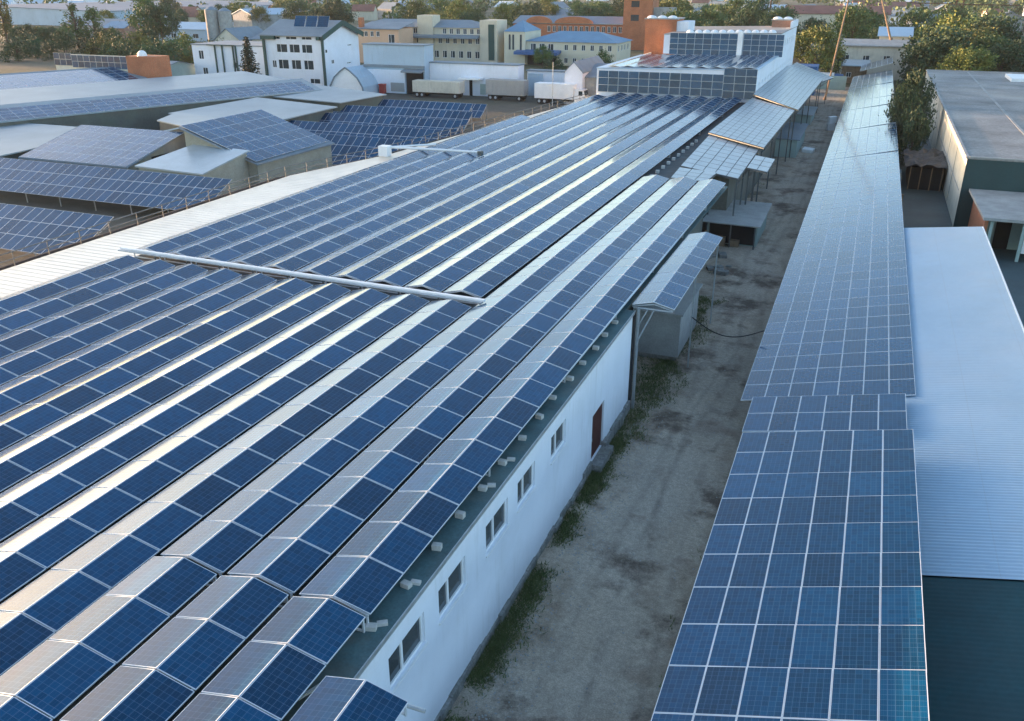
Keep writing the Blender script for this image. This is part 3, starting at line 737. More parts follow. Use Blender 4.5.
b = MB(); b.box(-30.8, -30.4, 69.2, 69.6, 5.75, 6.12); b.build('end_box', M['rail_steel'], T)
# railing along the west edge
T = thing('railing', 'thin steel railing along the pale far edge of the main roof', 'railing', (-43, 45, 5.2))
rp = [(18, -42.5), (30, -42.5), (58, -42.8), (69, -40.0), (115, -35.0)]
for h_ in (5.55, 5.95):
    b = MB()
    for (ya, xa), (yb, xb) in zip(rp, rp[1:]): b.tube((xa, ya, h_), (xb, yb, h_), .035, n=6)
    b.build('rail', M['rail_steel'], T)
b = MB()
for (ya, xa), (yb, xb) in zip(rp, rp[1:]):
    k = int((yb - ya) / 2.2)
    for i in range(k): 
        x = xa + (xb - xa) * i / k; y = ya + (yb - ya) * i / k; b.tube((x, y, 5.0), (x, y, 6.0), .03, n=6)
kind(b.build('posts', M['rail_steel'], T), 'stuff')
T = thing('cable_tray', 'dark cable tray hung just outside the roof railing', 'cable tray', (-43.8, 45, 4.8))
b = MB()
for q in range(4): 
    for (ya, xa), (yb, xb) in zip(rp, rp[1:]): b.tube((xa - .35 - q * .22, ya, 5.05 - q * .05), (xb - .35 - q * .22, yb, 5.05 - q * .05), .05, n=5)
b.build('cables', M['rubber'], T)
b = MB()
for (ya, xa), (yb, xb) in zip(rp, rp[1:]): b.bar((xa - .7, ya, 4.9), (xb - .7, yb, 4.9), 1.1, .05)
b.build('tray', M['rubber'], T)

# canopies on the path side
def canopy(label, pts, m='pale_panel', posts=(), rows=0):
    c = sum([V(p) for p in pts], V((0, 0, 0))) / len(pts)
    T = thing('canopy', label, 'canopy', (c.x, c.y, 0), 'canopies along the path side')
    b = MB(); b.slab(pts, .10); b.build('roof', M['rail_steel'], T)
    P = [V(p) + V((0, 0, .06)) for p in pts]
    # glazed sheets laid on the roof in a grid
    b = MB(); nu = max(2, round((P[1] - P[0]).length / 1.0)); nv = max(2, round((P[3] - P[0]).length / 1.68))
    L = lambda s, t: (P[0] * (1 - s) + P[1] * s) * (1 - t) + (P[3] * (1 - s) + P[2] * s) * t
    for i in range(nu):
        for j in range(nv):
            e = .03
            b.face([L((i + e) / nu, (j + e) / nv), L((i + 1 - e) / nu, (j + e) / nv), L((i + 1 - e) / nu, (j + 1 - e) / nv), L((i + e) / nu, (j + 1 - e) / nv)], 0, [(0, 0), (1, 0), (1, 1), (0, 1)], random.random() * .9 + .05)
    b.build('sheets', M[m], T)
    b = MB()
    for x, y, z in posts: b.bar((x, y, 0), (x, y, z), .12)
    for (x, y, z), (x2, y2, z2) in zip(posts, posts[1:]):
        b.bar((x, y, z - .1), (x2, y2, z2 - .1), .08); b.bar((x, y, z - .7), (x2, y2, z2 - .7), .06); b.bar((x, y, z - .7), (x2, y2, z2 - .1), .05)
    b.build('truss', M['rail_steel'], T)
    return T
canopy('nearer pale canopy with a stepped lower corner over the path', [(-13.6, 72.0, 5.55), (-8.6, 70.2, 5.2), (-8.6, 84.6, 5.4), (-13.9, 87.0, 5.8)], 'pale_panel', [(-8.8, 71, 5.1), (-8.8, 75, 5.15), (-8.8, 79, 5.2), (-8.8, 84, 5.3)])
canopy('small canopy lobe jutting lowest over the path', [(-8.55, 74.6, 5.28), (-6.75, 73.7, 5.2), (-6.75, 79.6, 5.25), (-8.55, 80.4, 5.34)], 'pale_panel', [(-8.4, 75.2, 5.0), (-8.4, 79.6, 5.0)])
canopy('middle pale canopy ending at the upper storey corner', [(-14.0, 87.2, 6.05), (-8.1, 82.4, 5.7), (-7.7, 109.0, 5.8), (-13.5, 116.0, 6.2)], 'pale_panel', [(-8.4, 84, 5.6), (-8.3, 92, 5.65), (-8.2, 100, 5.7), (-8.0, 108, 5.7)])
canopy('farthest long canopy sloping from the white upper storey wall', [(-13.5, 116.2, 6.6), (-7.3, 108.6, 5.9), (-7.1, 152.0, 5.3), (-13.5, 162.0, 6.5)], 'pale_panel', [(-7.8, 111, 5.6), (-7.7, 123, 5.4), (-7.7, 135, 5.3), (-7.6, 151, 4.95)])
canopy('last folded canopy end sloping to the far gate', [(-13.4, 162.2, 6.15), (-7.1, 152.2, 5.0), (-6.0, 166, 4.4), (-13.2, 176, 6.0)], 'pale_panel', [(-7.4, 153, 4.8), (-6.9, 165.4, 4.5)])
canopy('small pale canopy patch between ridges and stepped canopy', [(-13.4, 67.2, 5.5), (-10.6, 67.2, 5.4), (-10.4, 71.0, 5.4), (-13.6, 71.6, 5.5)], 'pale_panel', [(-10.8, 68, 5.3), (-10.8, 70.6, 5.3)])
# bracketed canopy frame carrying the short ridge
T = thing('bracket_canopy', 'steel bracket frame carrying the short ridge at the wall corner', 'frame', (-8, 38, 0))
b = MB()
for y in (38.0, 51.3): 
    b.bar((-8.9, y, 5.36), (-7.0, y, 5.36), .08); b.bar((-8.95, y, 5.4), (-7.9, y, 5.62), .06); b.bar((-7.9, y, 5.62), (-6.98, y, 5.4), .06)
for x in (-8.88, -7.02): b.bar((x, 38, 5.40), (x, 51.4, 5.40), .07)
b.build('top_frame', M['steel'], T)
b = MB(); b.bar((-8.62, 37.95, 0), (-8.62, 37.95, 5.35), .13); b.build('pole', M['steel'], T)
b = MB(); b.bar((-8.62, 37.95, 3.6), (-7.9, 37.95, 5.3), .06); b.bar((-8.62, 37.95, 4.4), (-8.2, 37.95, 5.3), .05); b.build('brace', M['steel'], T)
for y in (44.0, 51.2):
    b = MB(); b.bar((-7.05, y, 0), (-7.05, y, 5.36), .08); b.build('post', M['steel'], T)
T = tag((lambda b: (b.box(WX - .02, WX + .13, 37.66, 37.80, 0, 5.2), b.build('downpipe', M['rubber']))[1])(MB()), 'black downpipe at the far corner of the white wall', 'downpipe')
# booth under the canopy
T = thing('booth', 'grey concrete booth standing under the short canopy', 'booth', (-8.9, 46.5, 0))
b = MB(); b.box(-10.2, -7.7, 44.3, 49.8, .35, 2.85); b.build('wall', M['concrete'], T)
b = MB(); b.box(-10.0, -7.9, 44.5, 49.6, 0, .348); b.build('base', M['stone'], T)
b = MB(); b.box(-10.35, -7.55, 44.15, 49.95, 2.853, 2.95); b.build('roof', M['concrete'], T)
b = MB()
for i in range(20):
    a, c = i / 20, (i + 1) / 20
    f = lambda s: V((-7.1 + 3.95 * s, 44.0 - 1.2 * s, 3.0 - 1.2 * math.sin(math.pi * s) * .6 + .2 * s))
    b.tube(f(a), f(c), .03, n=6)
tag(b.build('overhead_cable', M['rubber']), 'black cable slung across the dirt path from the booth', 'cable')
# sheds beside the path
def kiosk(label, x0, x1, y0, y1, h, wm, rm, open_front=True):
    T = thing('kiosk', label, 'kiosk', ((x0 + x1) / 2, y0, 0))
    b = MB(); b.box(x0, x1, y0 + .9 if open_front else y0, y1, 0, h); b.build('wall', M[wm], T)
    b = MB(); b.slab([(x0 - .3, y0 - .3, h + .1), (x1 + .3, y0 - .3, h + .02), (x1 + .3, y1 + .2, h + .12), (x0 - .3, y1 + .2, h + .2)], .1); b.build('roof', M[rm], T)
    if open_front:
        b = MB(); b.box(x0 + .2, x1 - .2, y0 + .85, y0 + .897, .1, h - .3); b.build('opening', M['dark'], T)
        for x in (x0 + .1, (x0 + x1) / 2, x1 - .1):
            b = MB(); b.bar((x, y0, 0), (x, y0, h), .1); b.build('post', M['rail_steel'], T)
        b = MB(); b.box(x0 + .3, x0 + 1.6, y0 + .1, y0 + .7, 0, .7); b.box(x0 + 2.0, x0 + 2.7, y0 + .2, y0 + .8, 0, .5); b.build('counter', M['wood'], T)
    return T
kiosk('open-fronted grey kiosk with slab roof beside the path', -10.6, -6.6, 68.8, 76.4, 1.95, 'green_wall', 'concrete')
kiosk('small closed grey kiosk farther along the path', -10.3, -7.1, 111, 124, 2.2, 'green_wall', 'slate', False)
kiosk('low pale-roofed hut under the far canopy', -9.6, -7.4, 139, 148, 1.5, 'green_wall', 'pale_panel', False)
b = MB(); a = .5
b.obox((-4.4, 135.2, 0), (.9, .43, 0), (-.43, .9, 0), Z, -.5, .5, -.4, .4, 0, 1.0); b.obox((-4.2, 135.6, 1.0), (.9, .43, .1), (-.43, .9, 0), Z, -.6, .45, -.35, .3, 0, .9)
tag(b.build('crate', M['white_paint'], None), 'white upright crate on the path edge, farther of two', 'crate')
b = MB(); b.slab([(-6.7, 115.2, .42), (-5.4, 114.9, .35), (-5.2, 116.2, .45), (-6.5, 116.6, .52)], .38)
tag(b.build('sack', M['canvas'], None), 'flat white sack lying in the middle of the path', 'sack')
b = MB()
for i in range(9): 
    x, y = random.uniform(-9.8, -7.2), random.uniform(60, 66); s = random.uniform(.15, .5)
    b.obox((x, y, 0), (math.cos(i), math.sin(i), 0), (-math.sin(i), math.cos(i), 0), Z, -s, s, -s * .6, s * .6, 0, s * .6)
kind(b.build('rubble', M['stone']), 'stuff')
T = thing('metal_fence', 'pale green sheet fence closing the far end of the path', 'fence', (-8, 190, 0))
b = MB(); b.box(-12, -4.4, 190, 190.15, 0, 2.6)
for q in range(26): b.box(-11.9 + q * .29, -11.8 + q * .29, 189.95, 189.99, .1, 2.35)
b.build('sheets', M['green_wall'], T)
b = MB()
for q in range(4): b.bar((-12 + q * 2.5, 190.3, 0), (-12 + q * 2.5, 190.3, 2.5), .12)
b.build('posts', M['steel'], T)

def truck(label, x, y, rz, L=6, H=2.6, W=2.45, body='white_paint', cab='blue_paint', trailer=False, group=None):
    T = thing('trailer' if trailer else 'truck', label, 'trailer' if trailer else 'truck', (0, 0, 0))
    b = MB(); b.box(0, L, -W / 2, W / 2, .95, .95 + H)
    for i in range(int(L / .9)): b.box(.4 + i * .9, .46 + i * .9, -W / 2 - .025, -W / 2 - .001, 1.0, .9 + H)
    b.build('cargo_box', M[body], T)
    b = MB(); b.box(.1, L + (0 if trailer else 1.7), -.45, .45, .55, .945); b.build('chassis', M['rubber'], T)
    if not trailer:
        b = MB()
        pr = [(L + .1, .6), (L + 2.0, .6), (L + 2.0, 1.6), (L + 1.75, 2.6), (L + .1, 2.7)]
        f0 = [V((a, -W / 2 + .1, c)) for a, c in pr]; f1 = [V((a, W / 2 - .1, c)) for a, c in pr]
        b.face(f0); b.face(f1[::-1])
        for i in range(5): j = (i + 1) % 5; b.face([f0[j], f0[i], f1[i], f1[j]])
        c = b.build('cab', M[cab], T)
        b = MB(); b.obox((L + 2.0, 0, 1.65), Y, V((-.25, 0, 1)).normalized(), V((1, 0, .25)).normalized(), -W / 2 + .25, W / 2 - .25, 0, .85, .005, .03); b.build('windscreen', M['glass'], c)
        for s in (-1, 1): b = MB(); b.box(L + .9, L + 1.6, s * (W / 2 - .098), s * (W / 2 - .08), 1.65, 2.4); b.build('side_window', M['glass'], c)
    ws = [(.9), (1.9)] + ([L - .9] if trailer else [L + 1.1])
    for wx in ws:
        for s in (-1, 1):
            b = MB(); b.tube((wx, s * (W / 2 - .3), .48), (wx, s * (W / 2), .48), .48, n=14); wo = b.build('wheel', M['rubber'], T)
            b = MB(); b.tube((wx, s * (W / 2 + .002), .48), (wx, s * (W / 2 + .03), .48), .24, n=10); b.build('rim', M['steel'], wo)
    T.location = (x, y, 0); T.rotation_euler = (0, 0, rz)
    if group: T['group'] = group
    return T
truck('long cream box trailer parked along the white warehouse', -79.0, 149.5, 0, 9.6, 2.0, 2.4, 'cream_wall', trailer=True)
truck('grey box trailer parked at the right end of the white warehouse', -64.6, 150.5, 0, 7.4, 2.6, 2.4, 'grey_box', trailer=True)
truck('white tarpaulin truck facing the main roof railing', -54.6, 149, 0, 7.2, 2.5, 2.5, 'canvas', 'white_paint')
truck('small white truck standing inside the green fence', -10.2, 193.5, 0, 3.2, 1.9, 2.0, 'white_paint', 'blue_paint')

# ------------------------------------------------------------------ right-hand sheds
rz_ = lambda x: 2.52 + (x + 3.2) * math.tan(R(12.3))
def corrugated(x0, x1, y0, y1, wave=.19, amp=.028, dz=0.0, skew=1.0):
    b = MB(); n = int((y1 - y0) / wave * 6)
    prev = None
    for i in range(n + 1):
        y = y0 + (y1 - y0) * i / n; h = amp * math.sin(2 * math.pi * (y - y0) / wave) + dz
        p = ((x0, y, rz_(x0) + h), (x1, y0 + (y - y0) * skew, rz_(x1) + h))
        if prev: b.face([prev[0], prev[1], p[1], p[0]])
        prev = p
    return b
T = thing('corrugated_shed', 'wide shed with pale corrugated roof, dark teal at its near end', 'shed', (3, 30, 0))
corrugated(-2.45, 8.15, 23.0, 66.4, skew=.90).build('roof', M['zinc'], T, smooth=True)
corrugated(-2.45, 13.5, -4, 22.96, .19, .004, -.03).build('near_roof', M['teal_sheet'], T, smooth=True)
b = MB(); b.box(8.151, 8.22, 23.0, 62.0, rz_(8.15) - .22, rz_(8.15) + .04); b.build('edge_trim', M['white_paint'], T)
b = MB(); x0, x1 = -2.3, 8.0
for pts_ in ([(x0, 65, 0), (x0, -3.9, 0), (x0, -3.9, rz_(x0) - .1), (x0, 65, rz_(x0) - .1)], [(x1, 23.1, 0), (x1, 61.6, 0), (x1, 61.6, rz_(x1) - .1), (x1, 23.1, rz_(x1) - .1)],
             [(x1, 61.6, 0), (x0, 65, 0), (x0, 65, rz_(x0) - .1), (x1, 61.6, rz_(x1) - .1)]): b.face(pts_)
b.build('wall', M['green_wall'], T)
T = thing('long_array_shed', 'narrow far-running shed carrying the seven-column pale array', 'shed', (0, 120, 0))
b = MB(); b.slab([(-2.9, 65.3, rz_(-2.9) - .02), (3.5, 65.3, rz_(3.5) - .02), (3.5, 189, rz_(3.5) - .02), (-2.9, 189, rz_(-2.9) - .02)], .1); b.build('roof', M['slate'], T)
b = MB()
for pts_ in ([(-2.6, 189, 0), (-2.6, 65.35, 0), (-2.6, 65.35, 2.4), (-2.6, 189, 2.4)], [(3.2, 65.35, 0), (3.2, 189, 0), (3.2, 189, 3.6), (3.2, 65.35, 3.6)], [(3.2, 189, 0), (-2.6, 189, 0), (-2.6, 189, 2.4), (3.2, 189, 3.6)]): b.face(pts_)
b.build('wall', M['green_wall'], T)
T = thing('array_rack', 'steel rack raising the steeper near panel array above the shed', 'rack', (0, 20, 2.5))
for s in (.1, .5, .9):
    b = MB(); t = R(18); p = V((-2.52, 0, 3.86)) + V((math.cos(t), 0, math.sin(t))) * (6.05 * s) - V((0, 0, .09)); p2 = V((-2.52, 0, 3.86)) + V((math.cos(R(12.6)), 0, math.sin(R(12.6)))) * (6.05 * s) - V((0, 0, .12)); b.bar((p.x, 10, p.z - .03), (p2.x, 30, p2.z), .07); b.build('purlin', M['alu'], T)
for i in range(6):
    y = 11 + i * 3.75; b = MB()
    tl = R(18.2 - min(5.6, .68 * max(0, (y - 20) / 1.672)) if y > 20 else 18.2); b.bar((-2.45, y, 3.74), (3.1, y, 3.74 + 5.55 * math.tan(R(12.6 + min(5.6, .68 * (30 - y) / 1.672)))), .06); b.bar((-2.4, y, 2.6), (-2.4, y, 3.75), .07); b.bar((3.0, y, 3.9), (3.0, y, 4.9), .07)
    b.build('rafter', M['alu'], T)

# big grey-roofed hall on the right
T = thing('grey_hall', 'large hall with flat grey bitumen roof and whitewashed side wall', 'building', (19, 120, 0))
b = MB(); b.face([(8.6, 168, 0), (8.6, 82.5, 0), (8.6, 82.5, 5.9), (8.6, 168, 5.9)]); b.face([(45, 82.5, 0), (45, 168, 0), (45, 168, 5.9), (45, 82.5, 5.9)]); b.face([(45, 168, 0), (8.6, 168, 0), (8.6, 168, 5.9), (45, 168, 5.9)])
b.build('wall', M['cream_wall'], T)
b = MB(); b.face([(8.6, 82.5, 0), (45, 82.5, 0), (45, 82.5, 5.9), (8.6, 82.5, 5.9)])
b.build('end_wall', M['darkgreen'], T)
b = MB(); b.slab([(8.5, 82.4, 6.02), (45.1, 82.4, 6.02), (45.1, 168.1, 6.02), (8.5, 168.1, 6.02)], .13); b.build('roof', M['grey_roof'], T)
b = MB(); b.box(8.48, 8.72, 82.45, 168, 6.021, 6.10); b.box(8.73, 45, 82.35, 82.6, 6.021, 6.12); b.box(8.73, 45, 167.9, 168.15, 6.021, 6.12); b.build('parapet', M['concrete'], T)
b = MB()
for q in range(9): b.box(8.56, 8.598, 92 + q * 8.5, 92.08 + q * 8.5, .2, 5.7)
b.box(8.56, 8.598, 84, 167, 2.9, 2.98); b.build('wall_joints', M['concrete'], T)
b = MB(); b.box(20.8, 21.2, 84, 167, 6.022, 6.07); b.box(14.6, 14.9, 84, 167, 6.022, 6.045); b.build('roof_seam', M['concrete'], T)
b = MB(); b.box(19.5, 30, 152, 160, 6.022, 6.5); b.build('roof_upstand', M['white_paint'], T)
T = thing('front_annex', 'low annex with grey slab roof and brick flank before the hall', 'building', (16, 78, 0))
b = MB(); b.slab([(9.5, 72.4, 3.3), (26, 72.4, 3.3), (26, 82.3, 3.45), (9.2, 82.3, 3.45)], .22); b.build('roof', M['concrete'], T)
b = MB(); b.box(9.7, 9.95, 73.0, 82.2, 0, 3.05); b.build('brick_flank', M['brick'], T)
b = MB(); b.box(9.951, 25.8, 76.5, 82.2, 0, 3.0); b.build('wall', M['green_wall'], T)
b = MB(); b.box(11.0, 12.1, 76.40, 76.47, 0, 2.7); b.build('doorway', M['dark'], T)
b = MB(); b.box(12.6, 17, 73.2, 73.35, .6, 2.9); b.build('shutter', M['white_paint'], T)
for x in (10.2, 12.4, 17.2):
    b = MB(); b.bar((x, 73.0, 0), (x, 73.0, 3.07), .22); b.build('pillar', M['green_wall'], T)
T = thing('junk_shed', 'sagging dark shack with crumpled tarpaper roof by the hall wall', 'shed', (6.5, 101, 0))
b = MB(); b.box(5.2, 8.2, 97.5, 106, 0, 2.2); b.build('wall', M['dark'], T)
b = MB(); nx, ny = 8, 10
hz = [[2.35 + random.gauss(0, .14) + .25 * (i / nx) for j in range(ny + 1)] for i in range(nx + 1)]
for i in range(nx):
    for j in range(ny):
        P = lambda a, c: (4.6 + 3.9 * a / nx, 96.6 + 10.4 * c / ny, hz[a][c])
        b.face([P(i, j), P(i + 1, j), P(i + 1, j + 1), P(i, j + 1)])
b.build('roof', M['junk'], T)
b = MB()
for x in (5.2, 6.2, 7.2, 8.2): b.bar((x, 97.3, 0), (x, 97.3, 2.3), .1)
b.build('posts', M['wood'], T)
b = MB(); b.tube((4.3, 90, 0), (4.3, 90, .9), .3, n=12); b.tube((4.3, 90, .9), (4.3, 90, .95), .32, n=12)
tag(b.build('barrel', M['wood']), 'brown barrel standing in the gap beside the array', 'barrel')
b = MB(); b.box(3.9, 4.6, 99, 102, 0, .8); b.box(3.95, 4.5, 99.2, 101, .801, 1.3)
tag(b.build('scrap_pile', M['steel']), 'pile of grey scrap beside the tarpaper shack', 'scrap')

# ------------------------------------------------------------------ background buildings
def block(name, label, cat, x0, x1, y0, y1, h, wm, wins=(), swins=(), roof=None, rm='slate', rh=1.5, over=.4, wm2=None, pane=None, z0=0, base=True, fr=None):
    """axis-aligned building; wins on the -Y face, swins on the +X face, as (a0,a1,b0,b1) offsets; roof: flat / hip / gable_x / gable_y / shed"""
    T = thing(name, label, cat, ((x0 + x1) / 2, y0, z0))
    b = MB(); facade(b, (x0, y0, z0), X, -Y, x1 - x0, h, list(wins)); facade(b, (x1, y0, z0), Y, X, y1 - y0, h, list(swins))
    b.face([(x1, y1, z0), (x0, y1, z0), (x0, y1, z0 + h), (x1, y1, z0 + h)]); b.face([(x0, y1, z0), (x0, y0, z0), (x0, y0, z0 + h), (x0, y1, z0 + h)])
    t = z0 + h; xm, ym = (x0 + x1) / 2, (y0 + y1) / 2
    if roof == 'gable_x':
        b.face([(x1, y0, t), (x1, y1, t), (x1, ym, t + rh)]); b.face([(x0, y1, t), (x0, y0, t), (x0, ym, t + rh)])
    if roof == 'gable_y':
        b.face([(x0, y0, t), (x1, y0, t), (xm, y0, t + rh)]); b.face([(x1, y1, t), (x0, y1, t), (xm, y1, t + rh)])
    b.build('wall', M[wm], T)
    for w in wins: window(T, (x0, y0, z0), X, -Y, w, bars=1 if w[1] - w[0] > .9 else 0, mframe=fr)
    for w in swins: window(T, (x1, y0, z0), Y, X, w, bars=1 if w[1] - w[0] > .9 else 0, mframe=fr)
    e = over; b = MB(); A, B, C_, D = x0 - e, x1 + e, y0 - e, y1 + e; t += .01
    if roof == 'flat' or roof is None: b.slab([(A, C_, t + .2), (B, C_, t + .2), (B, D, t + .2), (A, D, t + .2)], .2)
    elif roof == 'hip':
        k = min(B - A, D - C_) / 2
        if B - A > D - C_: p, q = (A + k, ym, t + rh), (B - k, ym, t + rh)
        else: p, q = (xm, C_ + k, t + rh), (xm, D - k, t + rh)
        a_, b_, c_, d_ = (A, C_, t), (B, C_, t), (B, D, t), (A, D, t)
        if B - A > D - C_: fs = [[a_, b_, q, p], [b_, c_, q], [c_, d_, p, q], [d_, a_, p]]
        else: fs = [[a_, b_, p], [b_, c_, q, p], [c_, d_, q], [d_, a_, p, q]]
        for f in fs: b.face(f)
        b.face([d_, c_, b_, a_])
    elif roof == 'gable_x':
        b.slab([(A, C_, t - .1), (B, C_, t - .1), (B, ym, t + rh), (A, ym, t + rh)], .15); b.slab([(A, ym, t + rh), (B, ym, t + rh), (B, D, t - .1), (A, D, t - .1)], .15)
    elif roof == 'gable_y':
        b.slab([(A, C_, t - .1), (xm, C_, t + rh), (xm, D, t + rh), (A, D, t - .1)], .15); b.slab([(xm, C_, t + rh), (B, C_, t - .1), (B, D, t - .1), (xm, D, t + rh)], .15)
    elif roof == 'shed': b.slab([(A, C_, t), (B, C_, t), (B, D, t + rh), (A, D, t + rh)], .2)
    b.build('roof', M[rm], T)
    return T
def row(n, a, step, w, b0, b1): return [(a + i * step, a + i * step + w, b0, b1) for i in range(n)]

# white office with green trim, gable to the right
OW = [(2.0, 4.2, 3.4, 5.0), (5.2, 7.2, 3.4, 5.0), (8.2, 10.2, 3.4, 5.0), (.3 + .2, 1.2, 3.6, 4.8), (1.9, 4.2, 6.6, 8.0), (5.0, 7.2, 6.6, 8.0), (8.0, 10.2, 6.6, 8.0), (1.2, 2.8, 9.0, 9.6), (4.2, 6.8, 9.0, 9.6), (8.0, 10.4, 9.0, 9.6), (9.2, 11.6, .6, 1.6)]
OW = [(a + 1.05, c + 1.35, d_ - .12, e_ + .12) if d_ > 1 and d_ < 9 else (a + 1.2, c + 1.2, d_, e_) for a, c, d_, e_ in OW]
T = block('office_building', 'white three-storey office with dark green trim and gabled side wall', 'building', -117, -103.05, 156, 170, 9.9, 'white_wall', OW, [(3.0, 4.0, 4.3, 5.1), (9.5, 11, 7.4, 7.7), (8.8, 10.4, 3.9, 4.2), (1.0, 1.8, 6.5, 7.2)], 'gable_x', 'slate', 2.6, .7)
b = MB(); b.box(-103.04, -102.6, 155.55, 155.98, 0, 9.9); b.build('corner_trim', M['green_trim'], T)
b = MB(); b.box(-117.2, -116.7, 155.6, 155.98, 0, 9.9); b.build('corner_trim', M['green_trim'], T)
b = MB(); b.obox((-102.30, 155.3, 9.0), V((0, 7.7, 2.6)).normalized(), V((0, -2.6, 7.7)).normalized(), X, 0, 8.3, 0, .95, 0, .12); b.obox((-102.30, 170.7, 9.0), V((0, -7.7, 2.6)).normalized(), V((0, 2.6, 7.7)).normalized(), X, 0, 8.2, 0, .95, 0, .12)
b.build('gable_trim', M['green_trim'], T)
b = MB(); b.box(-117.4, -114.0, 155.35, 155.9, 9.0, 9.85); b.build('eave_trim', M['green_trim'], T)
b = MB(); b.box(-104.0, -103.2, 155.35, 155.9, 9.0, 9.85); b.build('eave_trim', M['green_trim'], T)
for i in range(3): panel((-111.8 + i * 2.8 + 2.6, 159.4, 11.3), (0, .45, .9), (-1, 0, 0), 2.3, 2.6)
T = block('white_block', 'plain white two-storey block with dark green pipes left of the office', 'building', -137.5, -118.5, 158, 170, 7.3, 'white_wall', [(1.6, 2.9, 4.4, 6.2), (2.2, 3.5, 1.0, 2.7), (10.4, 11.5, 2.8, 4.0), (10.6, 12.2, .2, 1.0), (13.6, 14.9, 4.2, 6.1), (14.1, 15.4, 1.0, 2.7)], [], 'flat', 'slate', 1, .2)
for x in (-131.3, -129.4, -126.6, -125.9):
    b = MB(); b.box(x - .12, x + .12, 157.7, 157.98, 0, 7.3); b.build('downpipe', M['green_trim'], T)
b = MB(); b.box(-133, -126, 157.4, 157.9, 7.31, 7.5); b.build('roof_gutter', M['green_trim'], T)
# arched white tent hall
T = thing('tent_hall', 'white sheeted hall with arched gable end before the office', 'tent hall', (-91.8, 146, 0))
prof = [(-95.6, 0), (-95.3, 1.6), (-94.3, 3.2), (-92.8, 4.4), (-91.8, 5.0), (-90.8, 4.4), (-89.3, 3.2), (-88.3, 1.6), (-88.0, 0)]
b = MB(); b.face([(x, 146, z) for x, z in prof][::-1]); b.build('gable', M['canvas'], T)
b = MB()
for i in range(8):
    (xa, za), (xb, zb) = prof[i], prof[i + 1]; b.face([(xa, 146, za), (xa, 160, za), (xb, 160, zb), (xb, 146, zb)])
b.build('cover', M['steel_blue'], T)
b = MB()
for i in range(8):
    (xa, za), (xb, zb) = prof[i], prof[i + 1]; b.bar((xa, 145.9, za), (xb, 145.9, zb), .22)
b.build('arch_frame', M['slate'], T)
# steel blue hall
T = block('clad_hall', 'steel blue clad hall with white lower wall and open bay', 'hall', -91.4, -78.3, 152.2, 156, 8.7, 'steel_blue', [], [], 'flat', 'slate', 1, .15)
b = MB(); b.box(-91.3, -82.5, 152.0, 152.19, .05, 4.3); b.build('lower_wall', M['white_wall'], T)
b = MB(); b.box(-91.4, -78.3, 151.9, 152.19, 4.75, 5.2); b.build('band', M['slate'], T)
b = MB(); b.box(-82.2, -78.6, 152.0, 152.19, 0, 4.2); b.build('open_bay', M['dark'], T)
b = MB(); b.slab([(-82.6, 150.6, 4.3), (-78.3, 150.6, 4.3), (-78.3, 152.2, 4.6), (-82.6, 152.2, 4.6)], .3); b.build('bay_canopy', M['slate'], T)
b = MB(); b.box(-85.6, -82.7, 151.9, 151.99, .4, 2.0); b.build('shutter', M['grey_box'], T)
b = MB(); b.box(-90.3, -89.5, 151.93, 151.99, 1.3, 2.1); b.build('window', M['glass'], T)
b = MB(); b.box(-87.6, -86.6, 150.8, 151.8, 0, 1.6); b.box(-87.7, -86.5, 150.7, 151.85, 1.601, 1.75)
tag(b.build('red_bin', M['red_paint']), 'small red bin in front of the steel blue hall', 'bin')
T = block('warehouse', 'long low white warehouse behind the two box trailers', 'warehouse', -78.25, -60.2, 154.2, 157.2, 5.6, 'white_wall', [], [], 'flat', 'slate', 1, .15)
b = MB(); b.box(-71.6, -67.2, 152.4, 154.19, 3.0, 3.3); b.build('porch_roof', M['white_paint'], T)
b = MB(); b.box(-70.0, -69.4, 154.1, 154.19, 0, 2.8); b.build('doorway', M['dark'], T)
b = MB(); b.box(-67.8, -66.6, 154.1, 154.19, .3, 2.2); b.build('door', M['green_wall'], T)
T = block('yard_wall_house', 'low white outbuilding with blue parked machinery before it', 'outbuilding', -60, -51.0, 158.5, 160.5, 4.4, 'white_wall', [], [], 'flat', 'slate', 1, .2)
b = MB(); b.box(-59.8, -56.8, 158.3, 158.49, 0, 4.0); b.build('garage_door', M['steel_blue'], T)
truck('blue truck by the low white outbuilding', -57.0, 156.2, 0, 3.6, 1.2, 2.2, 'blue_paint', 'blue_paint')
T = block('white_gable_house', 'narrow white house with pointed sunlit gable behind the truck', 'house', -49.6, -46.4, 149.5, 164, 5.4, 'white_wall', [], [], 'gable_y', 'slate', 1.7, .15)
block('dark_roof_shed', 'long shed with dark grey roof left of the upper storey', 'shed', -46.3, -36.8, 151, 166, 4.6, 'concrete', [(4.6, 6.6, .4, 3.2)], [], 'gable_x', 'slate', 1.6, .3)

